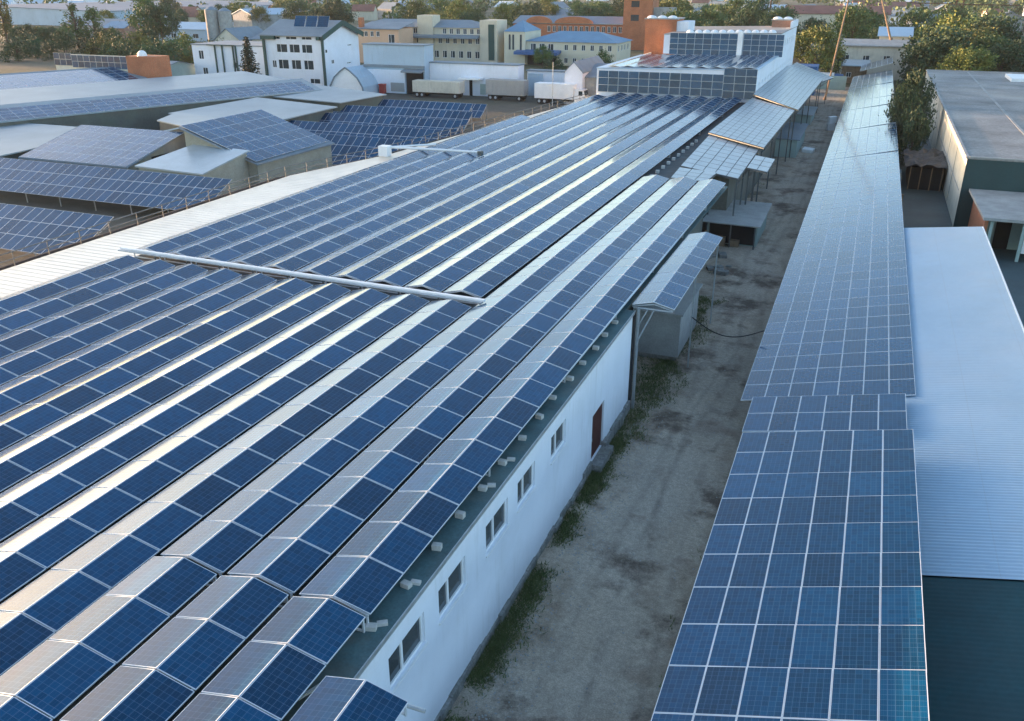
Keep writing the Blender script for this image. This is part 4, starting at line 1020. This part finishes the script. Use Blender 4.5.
# beige three-storey administration block
WB = row(9, 14.6, 2.45, 1.3, 4.9, 6.5) + row(3, 7.4, 2.2, 1.3, 6.9, 8.2)+ row(10, 14.0, 2.3, 1.1, 7.3, 8.4) 
WB = [w for w in WB if w[1] < 38.5]
WB = row(11, 13.2, 2.2, 1.15, 4.6, 6.1) + row(3, 14.6, 2.2, 1.2, 7.0, 8.4) + row(6, 25.6, 2.0, 1.1, 7.0, 8.4) + row(10, 13.4, 2.4, 1.3, 1.0, 2.8)
T = block('administration_block', 'long beige three-storey block with slate roof and green glazed tower', 'building', -134, -97.2, 222, 232, 8.6, 'beige', WB, [], 'hip', 'slate', 1.8, .5)
b = MB(); b.box(-115.6, -111.0, 221.4, 226, 0, 11.6); b.build('stair_tower', M['beige'], T)
b = MB(); b.slab([(-121, 219.6, 6.5), (-97.3, 219.6, 6.5), (-97.3, 221.98, 6.9), (-121, 221.98, 6.9)], .5); b.build('canopy_roof', M['slate'], T)
b = MB(); b.box(-97.1, -92.2, 221, 228, 0, 10.6); tw = b.build('glazed_tower', M['beige'], T)
b = MB(); b.box(-94.6, -93.0, 220.8, 220.99, .8, 9.6)
b.build('tower_window', M['green_trim'], tw)
T = block('salmon_house', 'salmon rendered house with lean-to slate roof beside the office gable', 'house', -128, -115.8, 211, 219, 8.6, 'pink', [(2.0, 3.0, 6.6, 7.9), (3.8, 4.8, 6.6, 7.9), (5.6, 6.6, 6.6, 7.9), (9.2, 11.0, 2.6, 7.2)], [], 'shed', 'slate', 1.4, .4)
b = MB(); b.box(-127.9, -126.8, 211.5, 212.7, 8.6, 11.2); b.build('chimney', M['brick'], T)
# yellow house with blue roof
T = block('yellow_house', 'pale yellow two-storey house with blue hipped roof', 'house', -84.4, -60.2, 222, 236, 5.7, 'yellow', row(3, 1.2, 2.4, 1.5, 3.6, 5.2) + row(6, 10.4, 2.3, 1.0, 3.7, 5.1) + row(6, 10.4, 2.3, 1.0, .6, 1.9), row(4, 1.5, 3, 1.2, 3.6, 5.1), 'hip', 'blue_roof', 2.3, .5)
b = MB(); b.box(-90.2, -84.41, 221, 233, 0, 8.0); tw = b.build('entrance_wing', M['yellow'], T)
b = MB()
for x in (-88.9, -87.9, -85.8): b.box(x, x + .5, 220.93, 220.99, 3.6, 7.3)
b.build('slit_window', M['glass'], tw)
b = MB(); b.slab([(-86.6, 218.5, 3.3), (-74.8, 218.5, 3.3), (-74.8, 221.98, 3.7), (-86.6, 221.98, 3.7)], .7); b.build('porch_roof', M['blue_paint'], T)
b = MB(); b.box(-84, -76, 221.8, 221.97, 0, 2.6); b.build('shopfront', M['dark'], T)
b = MB()
for f in ([(-90.4, 220.8, 8.0), (-84.3, 220.8, 8.0), (-87.3, 227, 10.6)], [(-84.3, 220.8, 8.0), (-84.3, 233.2, 8.0), (-87.3, 227, 10.6)], [(-84.3, 233.2, 8.0), (-90.4, 233.2, 8.0), (-87.3, 227, 10.6)], [(-90.4, 233.2, 8.0), (-90.4, 220.8, 8.0), (-87.3, 227, 10.6)]): b.face(f)
b.build('turret_roof', M['blue_roof'], T)
# red brick works with tower
BW = row(17, 12.0, 1.85, 1.1, 4.9, 6.7) + row(17, 12.0, 1.85, 1.1, .8, 2.6)
BW = [w for w in BW if w[1] < 42]
T = block('brick_works', 'long red brick factory with arched gables and grey roof', 'factory', -113, -71.5, 285, 300, 7.5, 'brick', BW, [], 'gable_x', 'dull_blue', 2.0, .3, fr=M['white_paint'])
for cx, rw in ((-92, 6.5), (-104, 4.5)):
    b = MB(); a_ = [(cx + rw * math.cos(math.pi * i / 12), 284.6, 7.5 + 2.1 * math.sin(math.pi * i / 12)) for i in range(13)]
    a2 = [(x, 285.8, z) for x, y, z in a_]
    b.face(a_); b.face(a2[::-1])
    for i in range(12): b.face([a_[i + 1], a_[i], a2[i], a2[i + 1]])
    b.build('arched_gable', M['brick'], T)
b = MB(); b.box(-105, -72, 284.7, 284.98, 7.3, 7.5); b.build('cornice', M['cream_wall'], T)
T = block('brick_tower', 'tall square red brick tower at the end of the factory', 'tower', -75.2, -66.0, 283.5, 292, 20, 'brick', [(2.4, 5.0, 12.6, 14.4), (2.4, 5.0, 8.6, 10.4)], [(2, 4, 8, 10)], 'flat', 'slate', 1, .3, fr=M['dark'])
b = MB(); b.box(-65.98, -60, 285, 291, 0, 12.5); b.build('side_wing', M['concrete'], T)
# silos
for i, (sx, sy) in enumerate(((-201.6, 243), (-197.2, 244))):
    T = thing('silo', ['left pale concrete silo with conical top behind the tree belt', 'right pale concrete silo, slightly nearer the office side'][i], 'silo', (sx, sy, 0), 'pair of silos')
    b = MB(); b.tube((sx, sy, 0), (sx, sy, 11.6 - i * .4), 2.1, n=24); b.build('drum', M['concrete'], T)
    b = MB(); b.tube((sx, sy, 11.6 - i * .4), (sx, sy, 12.6 - i * .4), 2.15, .5, n=24); b.build('cap', M['slate'], T)
# other mid-distance buildings
block('distant_hall', 'vast hall with pale blue-grey roof beyond the tree belt', 'hall', -520, -352, 345, 520, 7, 'steel_blue', [], [], 'gable_y', 'dull_blue', 2, .5)
block('brick_cottage', 'small orange brick cottage with blue roof among the far trees', 'house', -268, -258, 262, 272, 4.4, 'brick_pale', [(1.5, 2.7, 1.2, 2.6), (5, 6.2, 1.2, 2.6)], [], 'gable_x', 'blue_roof', 2, .4)
block('long_blue_hall', 'long low blue-grey workshop beside the orange cottage', 'workshop', -254, -226, 268, 284, 4.2, 'steel_blue', row(5, 2, 5, 2.5, 1, 2.6), [], 'gable_x', 'steel_blue', 2, .4)
block('grey_workshop', 'grey workshop with dark ridge roof behind the yellow bushes', 'workshop', -300, -272, 272, 290, 4.6, 'concrete', row(5, 2, 5, 2.5, 1, 2.6), [], 'gable_x', 'slate', 2, .4)
block('cream_gable_house', 'cream house with pointed gable beside the silos', 'house', -176, -167, 212, 226, 4.6, 'cream_wall', [(3.5, 5.2, 1.5, 3)], [], 'gable_y', 'slate', 3.2, .4)
block('dark_roof_hall', 'hall with dark grey roof between silos and office', 'hall', -166, -132, 216, 236, 5.0, 'beige', row(6, 2, 5, 2, 1.5, 3), [], 'gable_x', 'slate', 2.6, .4)
block('low_green_shed', 'low shed with grey-green roof left of the white block', 'shed', -158, -138.5, 148, 160, 3.0, 'green_wall', [], [], 'gable_x', 'slate', 1.2, .4)
block('back_shed', 'long cream shed behind the leaning poles at far right', 'shed', -8.5, 9.5, 214, 224, 7.0, 'cream_wall', row(4, 2, 4.2, 1.4, 3.4, 5.0), [], 'shed', 'concrete', .8, .5)
block('back_roof_house', 'pale sheet-roofed house beside the long cream shed', 'house', 0.5, 7, 226, 236, 8.6, 'cream_wall', [], [], 'gable_x', 'zinc', 1.6, .5)
block('brown_hut', 'small brown hut with pale roof below the cream shed', 'hut', -6.0, -1.0, 204, 209, 3.6, 'wood', [(1, 2, 1.2, 2.2)], [], 'shed', 'pale_panel', .8, .4)
block('weathered_barn', 'weathered barn with sagging grey roof at end of the main building', 'barn', -22, -13, 208, 220, 5.2, 'wood', [(2, 3.2, 2, 3.4), (5, 6.2, 2, 3.4)], [], 'gable_x', 'concrete', 2.0, .5)
block('blue_container', 'blue container partly hidden by the yellow-green tree', 'container', -13.2, -9.6, 178, 184, 5.0, 'blue_paint', [], [], 'flat', 'blue_paint', .2, .05)
block('roof_cabin', 'tiny white cabin on posts at the corner behind the grey hall', 'cabin', 25.5, 29.5, 174, 178, 5.6, 'white_paint', [], [], 'flat', 'zinc', .4, .4)

# poles and crane
def pole(label, p, q, r, m, name='pole'):
    b = MB(); b.tube(p, q, r, r * .7, n=8); b.tube(p, V(p) + V((0, 0, .4)), r * 1.6, r * 1.6, n=8)
    o = b.build(name, M[m]); tag(o, label, 'pole'); return o
pole('tall pale pole leaning above the cream shed', (-7.2, 172, 0), (-4.9, 172, 24), .17, 'wood')
pole('shorter orange boom tilted above the cream shed', (2.6, 200, 9), (-0.6, 200, 17.4), .22, 'wood', 'boom')
pole('slim lamp post in the truck yard', (-50.6, 146, 0), (-50.6, 146, 7.2), .07, 'steel', 'lamp_post')
pole('dark tall mast far behind the upper panels', (-33, 300, 0), (-32, 300, 24), .3, 'bark', 'mast')
T = thing('lattice_crane', 'rust brown lattice mast of a crane with thin horizontal jib', 'crane', (23, 330, 0))
b = MB()
for dx, dy in ((-1, -1), (1, -1), (1, 1), (-1, 1)): b.bar((22.6 + dx * 1.1, 330 + dy * 1.1, 0), (23.4 + dx * .9, 330 + dy * .9, 26), .28)
for i in range(13):
    z0, z1 = i * 2, i * 2 + 2
    b.bar((21.6, 328.9, z0), (24.0, 328.9, z1), .16); b.bar((24.0, 328.9, z0), (21.6, 328.9, z1), .16); b.bar((24.0, 328.9, z0), (24.0, 331, z1), .16)
b.build('mast', M['rust'], T)
b = MB(); b.bar((8, 330, 13.6), (40, 330, 13.0), .3, .3); b.bar((8, 330, 13.7), (23, 330, 16), .1); b.bar((23, 330, 16), (40, 330, 13.2), .1); b.build('jib', M['rust'], T)

# ------------------------------------------------------------------ trees
def crown_mesh(kind_, seed):
    rng = random.Random(seed); b = MB()
    def leafquad(p, s, r):
        a = V((rng.gauss(0, 1), rng.gauss(0, 1), rng.gauss(0, 1))).normalized(); c = a.cross(V((rng.gauss(0, 1), rng.gauss(0, 1), rng.gauss(0, 1)))).normalized(); d_ = a.cross(c)
        b.face([p - c * s - d_ * s * .2, p - d_ * s * .7, p + c * s, p + d_ * s * .7], 0, None, min(1, max(.02, r)))
    if kind_ == 'round':      # unit: height 1, radius .42
        for _ in range(74):
            u = rng.uniform(-.75, 1); a = rng.uniform(0, 6.28); rr = math.sqrt(max(0, 1 - u * u)) * rng.uniform(.55, 1.08); 
            c = V((math.cos(a) * rr * .42, math.sin(a) * rr * .42, .58 + u * .36 * rng.uniform(.8, 1.15))); tone = rng.random(); s = rng.uniform(.07, .13)
            for _ in range(84): 
                p = c + V((rng.gauss(0, s * .6), rng.gauss(0, s * .6), rng.gauss(0, s * .5))); leafquad(p, rng.uniform(.013, .026), tone * .6 + rng.random() * .4)
    elif kind_ == 'tall':     # poplar
        for _ in range(44):
            h = rng.uniform(.08, 1); rr = (.16 * math.sin(min(1, (1.02 - h) * 2.2) * 1.57) + .01) * rng.uniform(.4, 1.1); a = rng.uniform(0, 6.28)
            c = V((math.cos(a) * rr, math.sin(a) * rr, h)); tone = rng.random()
            for _ in range(56): leafquad(c + V((rng.gauss(0, .03), rng.gauss(0, .03), rng.gauss(0, .055))), rng.uniform(.012, .024), tone * .6 + rng.random() * .4)
    elif kind_ == 'spruce':
        for lay in range(26):
            h = .06 + .94 * lay / 26; rr = .26 * (1 - h) ** .85 + .012
            nb = int(7 + 9 * (1 - h)); a0 = rng.uniform(0, 6)
            for k in range(nb):
                a = a0 + 6.283 * k / nb + rng.gauss(0, .15); L = rr * rng.uniform(.75, 1.15); tone = rng.random()
                for q in range(int(6 + 14 * L / .26)):
                    t = rng.uniform(.1, 1) ** .8; leafquad(V((math.cos(a) * L * t, math.sin(a) * L * t, h - .09 * t * L / .26 + rng.gauss(0, .008))) + V((rng.gauss(0, .012), rng.gauss(0, .012), 0)), rng.uniform(.012, .022), tone * .5 + rng.random() * .5)
    elif kind_ == 'bush':     # wide, reaches the ground
        for _ in range(44):
            a = rng.uniform(0, 6.28); rr = rng.uniform(0, 1) ** .6; h = rng.uniform(.08, .95) * math.sqrt(max(.1, 1 - rr * rr * .8))
            c = V((math.cos(a) * rr * .55, math.sin(a) * rr * .55, h)); tone = rng.random()
            for _ in range(60): leafquad(c + V((rng.gauss(0, .07), rng.gauss(0, .07), rng.gauss(0, .06))), rng.uniform(.018, .036), tone * .6 + rng.random() * .4)
    return b
TREE = {}
def tree_proto(kind_, leaf, seed):
    key = (kind_, leaf, seed)
    if key in TREE: return TREE[key]
    rng = random.Random(seed + 99)
    cm = crown_mesh(kind_, seed).build('crown', M[leaf])
    t = MB(); top = {'round': .62, 'tall': .9, 'spruce': .95, 'bush': .45}[kind_]
    t.tube((0, 0, 0), (.01, 0, top), .028, .008, n=8)
    if kind_ in ('round', 'bush', 'tall'):
        for i in range(7):
            a = rng.uniform(0, 6.28); h = rng.uniform(.2, .55) * top / .62; L = rng.uniform(.15, .3) * (.45 if kind_ == 'tall' else 1)
            t.tube((0, 0, h), (math.cos(a) * L, math.sin(a) * L, h + rng.uniform(.12, .3)), .013, .004, n=6)
    tm = t.build('trunk', M['bark'])
    md = (cm.data, tm.data); TREE[key] = md
    bpy.data.objects.remove(cm); bpy.data.objects.remove(tm)
    return md
NAMES = {'round': 'tree', 'tall': 'poplar_tree', 'spruce': 'spruce_tree', 'bush': 'bush'}
def tree(kind_, leaf, x, y, h, label, group=None, w=1.0, seed=None, z=0):
    cm, tm = tree_proto(kind_, leaf, seed if seed is not None else random.randrange(3))
    T = thing(NAMES[kind_], label, 'bush' if kind_ == 'bush' else 'tree', (x, y, z), group)
    T.rotation_euler = (0, 0, random.uniform(0, 6.28))
    for nm, me in (('crown', cm), ('trunk', tm)):
        o = bpy.data.objects.new(nm, me); COL.objects.link(o); o.parent = T; o.scale = (h * w, h * w, h)
    return T
# solitary trees
tree('spruce', 'needle', -113.6, 146, 10.2, 'dark pointed spruce between the white block and the office', w=1.15, seed=0)
tree('round', 'leaf_dark', 5.2, 117, 9.6, 'dark leafy tree wedged between array shed and grey hall', w=.56, seed=1)
tree('bush', 'leaf_yellow', 4.9, 124, 9.6, 'yellowing bushy top behind the dark tree in the shed gap', w=.42, seed=2)
tree('bush', 'leaf_dark', 5.6, 111, 6.6, 'low dark bush at the foot of the tree in the shed gap', w=.5, seed=0)
tree('round', 'leaf_yellow', -11.2, 196, 11.5, 'yellow-green tree at the far end of the canopies', w=.95, seed=0)
tree('round', 'leaf_dark', -8.2, 203, 7.5, 'dark tree beside the brown hut', w=.8, seed=2)
tree('round', 'leaf', -77, 214, 5.0, 'small round tree before the shopfront of the yellow house', w=1.1, seed=1)
tree('bush', 'leaf', -61.5, 214, 5.2, 'light green bush at the corner of the yellow house', w=.9, seed=2)
tree('bush', 'leaf_dark', -72, 208, 3.4, 'low dark hedge bush under the yellow house porch', w=1.5, seed=0)
tree('bush', 'leaf_dark', -182, 205, 5.5, 'bare greyish bush at the foot of the silos', w=1.2, seed=1)
tree('tall', 'leaf_yellow', -282, 232, 18, 'tall yellowish poplar before the vast hall roof', w=1.0, seed=0)
tree('tall', 'leaf', -243, 226, 12.5, 'broad poplar clump in the left tree belt', w=1.5, seed=1)
tree('tall', 'leaf', -238, 229, 12, 'second poplar standing close beside the broad poplar clump', w=1.5, seed=2)
tree('round', 'leaf', -222, 236, 15, 'big round-headed tree behind the upright panel row', w=.85, seed=1)
tree('round', 'leaf_dark', -213, 232, 14, 'dark round-headed tree next to the silos', w=.85, seed=2)
# left belt
rng = random.Random(3)
for i in range(17):
    x = -262 + i * 6.6; y = 190 + rng.uniform(-12, 14) + max(0, (i - 11)) * -4.0
    k = i % 3
    tree('bush', 'leaf_dark', x, y, rng.uniform(5, 7.5), 'dense dark bush in the left tree belt', 'dark bushes of the left tree belt', w=rng.uniform(.9, 1.2))
for i in range(9):
    x = -196 + i * 6.4; y = 186 + rng.uniform(-3, 5) - i * .8
    tree('bush', 'leaf_yellow', x, y, rng.uniform(5.5, 8), 'yellow-green bush above the upright panel row', 'yellow-green bushes of the left tree belt', w=rng.uniform(1.0, 1.25))
for i in range(14):
    tree('round', 'leaf_dark' if i % 3 else 'leaf', -300 + i * 7.5, 205 + rng.uniform(-8, 20), rng.uniform(5.5, 8.5), 'round dark tree at the back of the left tree belt', 'back trees of the left tree belt', w=rng.uniform(.85, 1.1))
# right belt behind the grey hall
for i in range(42):
    x = rng.uniform(6, 76); y = 182 + rng.uniform(0, 75)
    lf = ['leaf_dark', 'leaf_dark', 'leaf', 'leaf_yellow'][rng.choice([0, 0, 1, 2, 2, 3])]
    what = {'leaf_dark': 'dark green', 'leaf': 'mid green', 'leaf_yellow': 'yellowing'}[lf]
    tree('round' if rng.random() < .6 else 'bush', lf, x, y, rng.uniform(7, 13) * (.8 if y < 200 else 1.05), f'{what} tree in the thick belt behind the grey hall', f'{what} trees of the right belt', w=rng.uniform(.85, 1.15))
for i in range(22):
    x = rng.uniform(-58, 30); y = rng.uniform(238, 330)
    lf = rng.choice(['leaf_dark', 'leaf', 'leaf_dark', 'leaf'])
    what = {'leaf_dark': 'dark green', 'leaf': 'mid green'}[lf]
    tree('round', lf, x, y, rng.uniform(9, 15), f'{what} tree rising behind the cream shed and main building', f'{what} trees behind the cream shed', w=rng.uniform(.85, 1.1))
for i in range(30):
    x = rng.uniform(-150, -45); y = rng.uniform(315, 420)
    lf = rng.choice(['leaf_dark', 'leaf', 'leaf', 'leaf_yellow'])
    what = {'leaf_dark': 'dark green', 'leaf': 'mid green', 'leaf_yellow': 'yellowing'}[lf]
    tree('round', lf, x, y, rng.uniform(9, 15), f'{what} tree on the rise behind the brick factory', f'{what} trees behind the brick factory', w=rng.uniform(.85, 1.2))
for i in range(26):
    x = rng.uniform(-330, -120); y = rng.uniform(262, 380)
    if -310 < x < -220 and y < 295: continue
    lf = rng.choice(['leaf_dark', 'leaf', 'leaf', 'leaf_yellow'])
    what = {'leaf_dark': 'dark green', 'leaf': 'mid green', 'leaf_yellow': 'yellowing'}[lf]
    tree('round', lf, x, y, rng.uniform(8, 14), f'{what} tree scattered among roofs beyond the offices', f'{what} trees beyond the offices', w=rng.uniform(.85, 1.2))
# far woods: one mass of leaf clumps
b = MB()
for i in range(1700):
    t = rng.random() ** .8; y = 400 + 1000 * t; x = rng.uniform(-1.35, .25) * y
    if (math.sin(x * .013 + 1) + math.sin(y * .021) + math.sin((x + y) * .007)) < -.3: continue
    h = rng.uniform(5, 11); r_ = h * rng.uniform(.5, .8); tone = rng.random()
    for q in range(60):
        u = rng.uniform(-.6, 1); a = rng.uniform(0, 6.28); rr = math.sqrt(1 - min(1, u * u)) * r_ * rng.uniform(.5, 1.1)
        p = V((x + math.cos(a) * rr, y + math.sin(a) * rr, h * .5 + u * h * .5)); s = rng.uniform(.6, 1.3)
        a_ = V((rng.gauss(0, 1), rng.gauss(0, 1), rng.gauss(0, 1))).normalized(); c = a_.cross(V((0.3, .5, 1))).normalized(); d_ = a_.cross(c)
        b.face([p - c * s, p - d_ * s, p + c * s, p + d_ * s], 0, None, min(1, max(.02, tone * .6 + rng.random() * .4)))
kind(b.build('far_woods', M['leaf']), 'stuff', 'distant woods and garden trees fading towards the horizon', 'woods')
# far suburb
HK = [('grey-walled', 'concrete', 'slate', 'slate-roofed'), ('white', 'white_wall', 'zinc', 'pale-roofed'), ('cream', 'beige', 'red_roof', 'red-roofed'), ('grey', 'concrete', 'steel_blue', 'blue-roofed'), ('white', 'white_wall', 'slate', 'slate-roofed')]
HP = {}
for i in range(170):
    y = 345 + 800 * rng.random() ** 1.1; x = rng.uniform(-1.3, .22) * y
    if -540 < x < -340 and y < 540: continue
    ki = rng.randrange(5); kd = HK[ki]; big = rng.random() < .08
    key = (ki, big)
    if key not in HP:
        w_, d_, h_ = (34, 16, 7) if big else (11, 9, 4.6)
        T = thing('hall' if big else 'house', f'distant {kd[0]} {kd[3]} {"hall" if big else "house"} in the suburb below the horizon', 'hall' if big else 'house', (0, 0, 0), f'distant {kd[0]} {kd[3]} {"halls" if big else "houses"}')
        bb = MB(); bb.box(-w_ / 2, w_ / 2, -d_ / 2, d_ / 2, 0, h_)
        for s in (-1, 1): bb.face([(s * w_ / 2, -d_ / 2 * s, h_), (s * w_ / 2, d_ / 2 * s, h_), (s * w_ / 2, 0, h_ + (2.2 if big else 2.8))])
        bb.build('wall', M[kd[1]], T)
        bb = MB(); rh = 2.2 if big else 2.8
        bb.slab([(-w_ / 2 - .4, -d_ / 2 - .4, h_ - .1), (w_ / 2 + .4, -d_ / 2 - .4, h_ - .1), (w_ / 2 + .4, 0, h_ + rh + .1), (-w_ / 2 - .4, 0, h_ + rh + .1)], .2)
        bb.slab([(-w_ / 2 - .4, 0, h_ + rh + .1), (w_ / 2 + .4, 0, h_ + rh + .1), (w_ / 2 + .4, d_ / 2 + .4, h_ - .1), (-w_ / 2 - .4, d_ / 2 + .4, h_ - .1)], .2)
        bb.build('roof', M[kd[2]], T); HP[key] = T; T2 = T
    else: T2 = copy_tree(HP[key])
    T2.location = (x, y, 0); T2.rotation_euler = (0, 0, rng.choice([0, .3, 1.2, 1.57, -.4])); s = rng.uniform(.85, 1.25); T2.scale = (s, s, s)

# ------------------------------------------------------------------ panels: 300 largest in view as objects, rest as one mass
def area_in_view(P):
    pts = []
    for a, c in ((0, 0), (1, 0), (1, 1), (0, 1)):
        q = project(P['o'] + P['u'] * (a * P['w']) + P['v'] * (c * P['l']))
        if q is None: return 0
        pts.append(q)
    cx, cy = sum(p[0] for p in pts) / 4, sum(p[1] for p in pts) / 4
    if not (-12 < cx < 1036 and -12 < cy < 733): return 0
    return abs(sum(pts[i][0] * pts[(i + 1) % 4][1] - pts[(i + 1) % 4][0] * pts[i][1] for i in range(4))) / 2
for P in PANELS: P['a'] = area_in_view(P) if P['label'] else 0
order = sorted(range(len(PANELS)), key=lambda i: -PANELS[i]['a'])
chosen = set(i for i in order[:300] if PANELS[i]['a'] > 0)
FR = .017
def panel_faces(bf, bc, o, u, v, n, w, l, r):
    """bf: frame builder; bc: glass builder"""
    P = lambda a, c, d_=0: o + u * a + v * c + n * d_
    F = FR
    O = [P(0, 0), P(w, 0), P(w, l), P(0, l)]; I = [P(F, F), P(w - F, F), P(w - F, l - F), P(F, l - F)]; L = [P(0, 0, -PT), P(w, 0, -PT), P(w, l, -PT), P(0, l, -PT)]
    for i in range(4):
        j = (i + 1) % 4
        bf.face([O[i], O[j], I[j], I[i]]); bf.face([L[i], L[j], O[j], O[i]])
    bf.face(L[::-1])
    g = [P(F, F, -.003), P(w - F, F, -.003), P(w - F, l - F, -.003), P(F, l - F, -.003)]
    bc.face(g, bc is bf and 1 or 0, [(0, 0), (1, 0), (1, 1), (0, 1)], r)
bf, bc = MB(), MB(); panel_faces(bf, bc, V((0, 0, 0)), X, Y, Z, PW, PL, 0.0)
f0 = bf.build('frame', M['alu']); c0 = bc.build('cell_sheet', M['cells'])
fm, cmn = f0.data, c0.data
bpy.data.objects.remove(f0); bpy.data.objects.remove(c0)
mass = MB()
for i, P in enumerate(PANELS):
    if i in chosen:
        T = thing('solar_panel', P['label'], 'solar panel', (0, 0, 0), P['group'])
        u, v, n = P['u'], P['v'], P['n']
        a_, l_ = P['w'] / PW, P['l'] / PL
        T.matrix_world = Matrix(((u.x * a_, v.x * l_, n.x, P['o'].x), (u.y * a_, v.y * l_, n.y, P['o'].y), (u.z * a_, v.z * l_, n.z, P['o'].z), (0, 0, 0, 1)))
        for nm, me in (('frame', fm), ('cell_sheet', cmn)):
            o = bpy.data.objects.new(nm, me); COL.objects.link(o); o.parent = T
    else:
        panel_faces(mass, mass, P['o'], P['u'], P['v'], P['n'], P['w'], P['l'], random.uniform(.02, .98))
o = mass.build('solar_panels', [M['alu'], M['cells']])
kind(o, 'stuff', 'remaining rows of blue and pale solar panels running to the far roofs', 'solar panels')
print('PANELS', len(PANELS), 'chosen', len(chosen), 'min area', min(PANELS[i]['a'] for i in chosen))

# ------------------------------------------------------------------ air
b = MB(); b.box(-3100, 2600, -500, 4100, -1, 28)
hm = bpy.data.materials.new('haze'); hm.use_nodes = True; hn = hm.node_tree; hn.nodes.clear()
ho = hn.nodes.new('ShaderNodeOutputMaterial'); hv = hn.nodes.new('ShaderNodeVolumePrincipled')
hv.inputs['Color'].default_value = (.86, .90, .95, 1); hv.inputs['Density'].default_value = .00007; hv.inputs['Anisotropy'].default_value = 0
hn.links.new(hv.outputs[0], ho.inputs['Volume'])
kind(b.build('haze', hm), 'stuff')
# ------------------------------------------------------------------ light
SUN_AZ, SUN_EL = R(-82), R(1.9)     # azimuth from +Y, clockwise positive
world = bpy.data.worlds.new('World'); scene.world = world; world.use_nodes = True
nt = world.node_tree; bg = nt.nodes['Background']
sky = nt.nodes.new('ShaderNodeTexSky'); sky.sky_type = 'NISHITA'; sky.sun_disc = False
sky.sun_elevation = SUN_EL; sky.sun_rotation = SUN_AZ; sky.altitude = 200; sky.air_density = 0.55; sky.dust_density = 1.3; sky.ozone_density = 0.95
nt.links.new(sky.outputs[0], bg.inputs[0]); bg.inputs[1].default_value = .15
sd = bpy.data.lights.new('sun', 'SUN'); sd.energy = 2.0; sd.angle = R(.53); sd.color = (1, .60, .36)
so = bpy.data.objects.new('sun', sd); COL.objects.link(so)
dirv = V((math.sin(SUN_AZ) * math.cos(SUN_EL), math.cos(SUN_AZ) * math.cos(SUN_EL), math.sin(SUN_EL)))
so.rotation_euler = dirv.to_track_quat('Z', 'Y').to_euler(); so.location = (-60, 20, 60)
vs = scene.view_settings; vs.view_transform = 'Standard'; vs.look = 'None'; vs.gamma = 1; vs.exposure = 3.15; vs.use_curve_mapping = False
scene.cycles.max_bounces = 6; scene.cycles.use_denoising = True
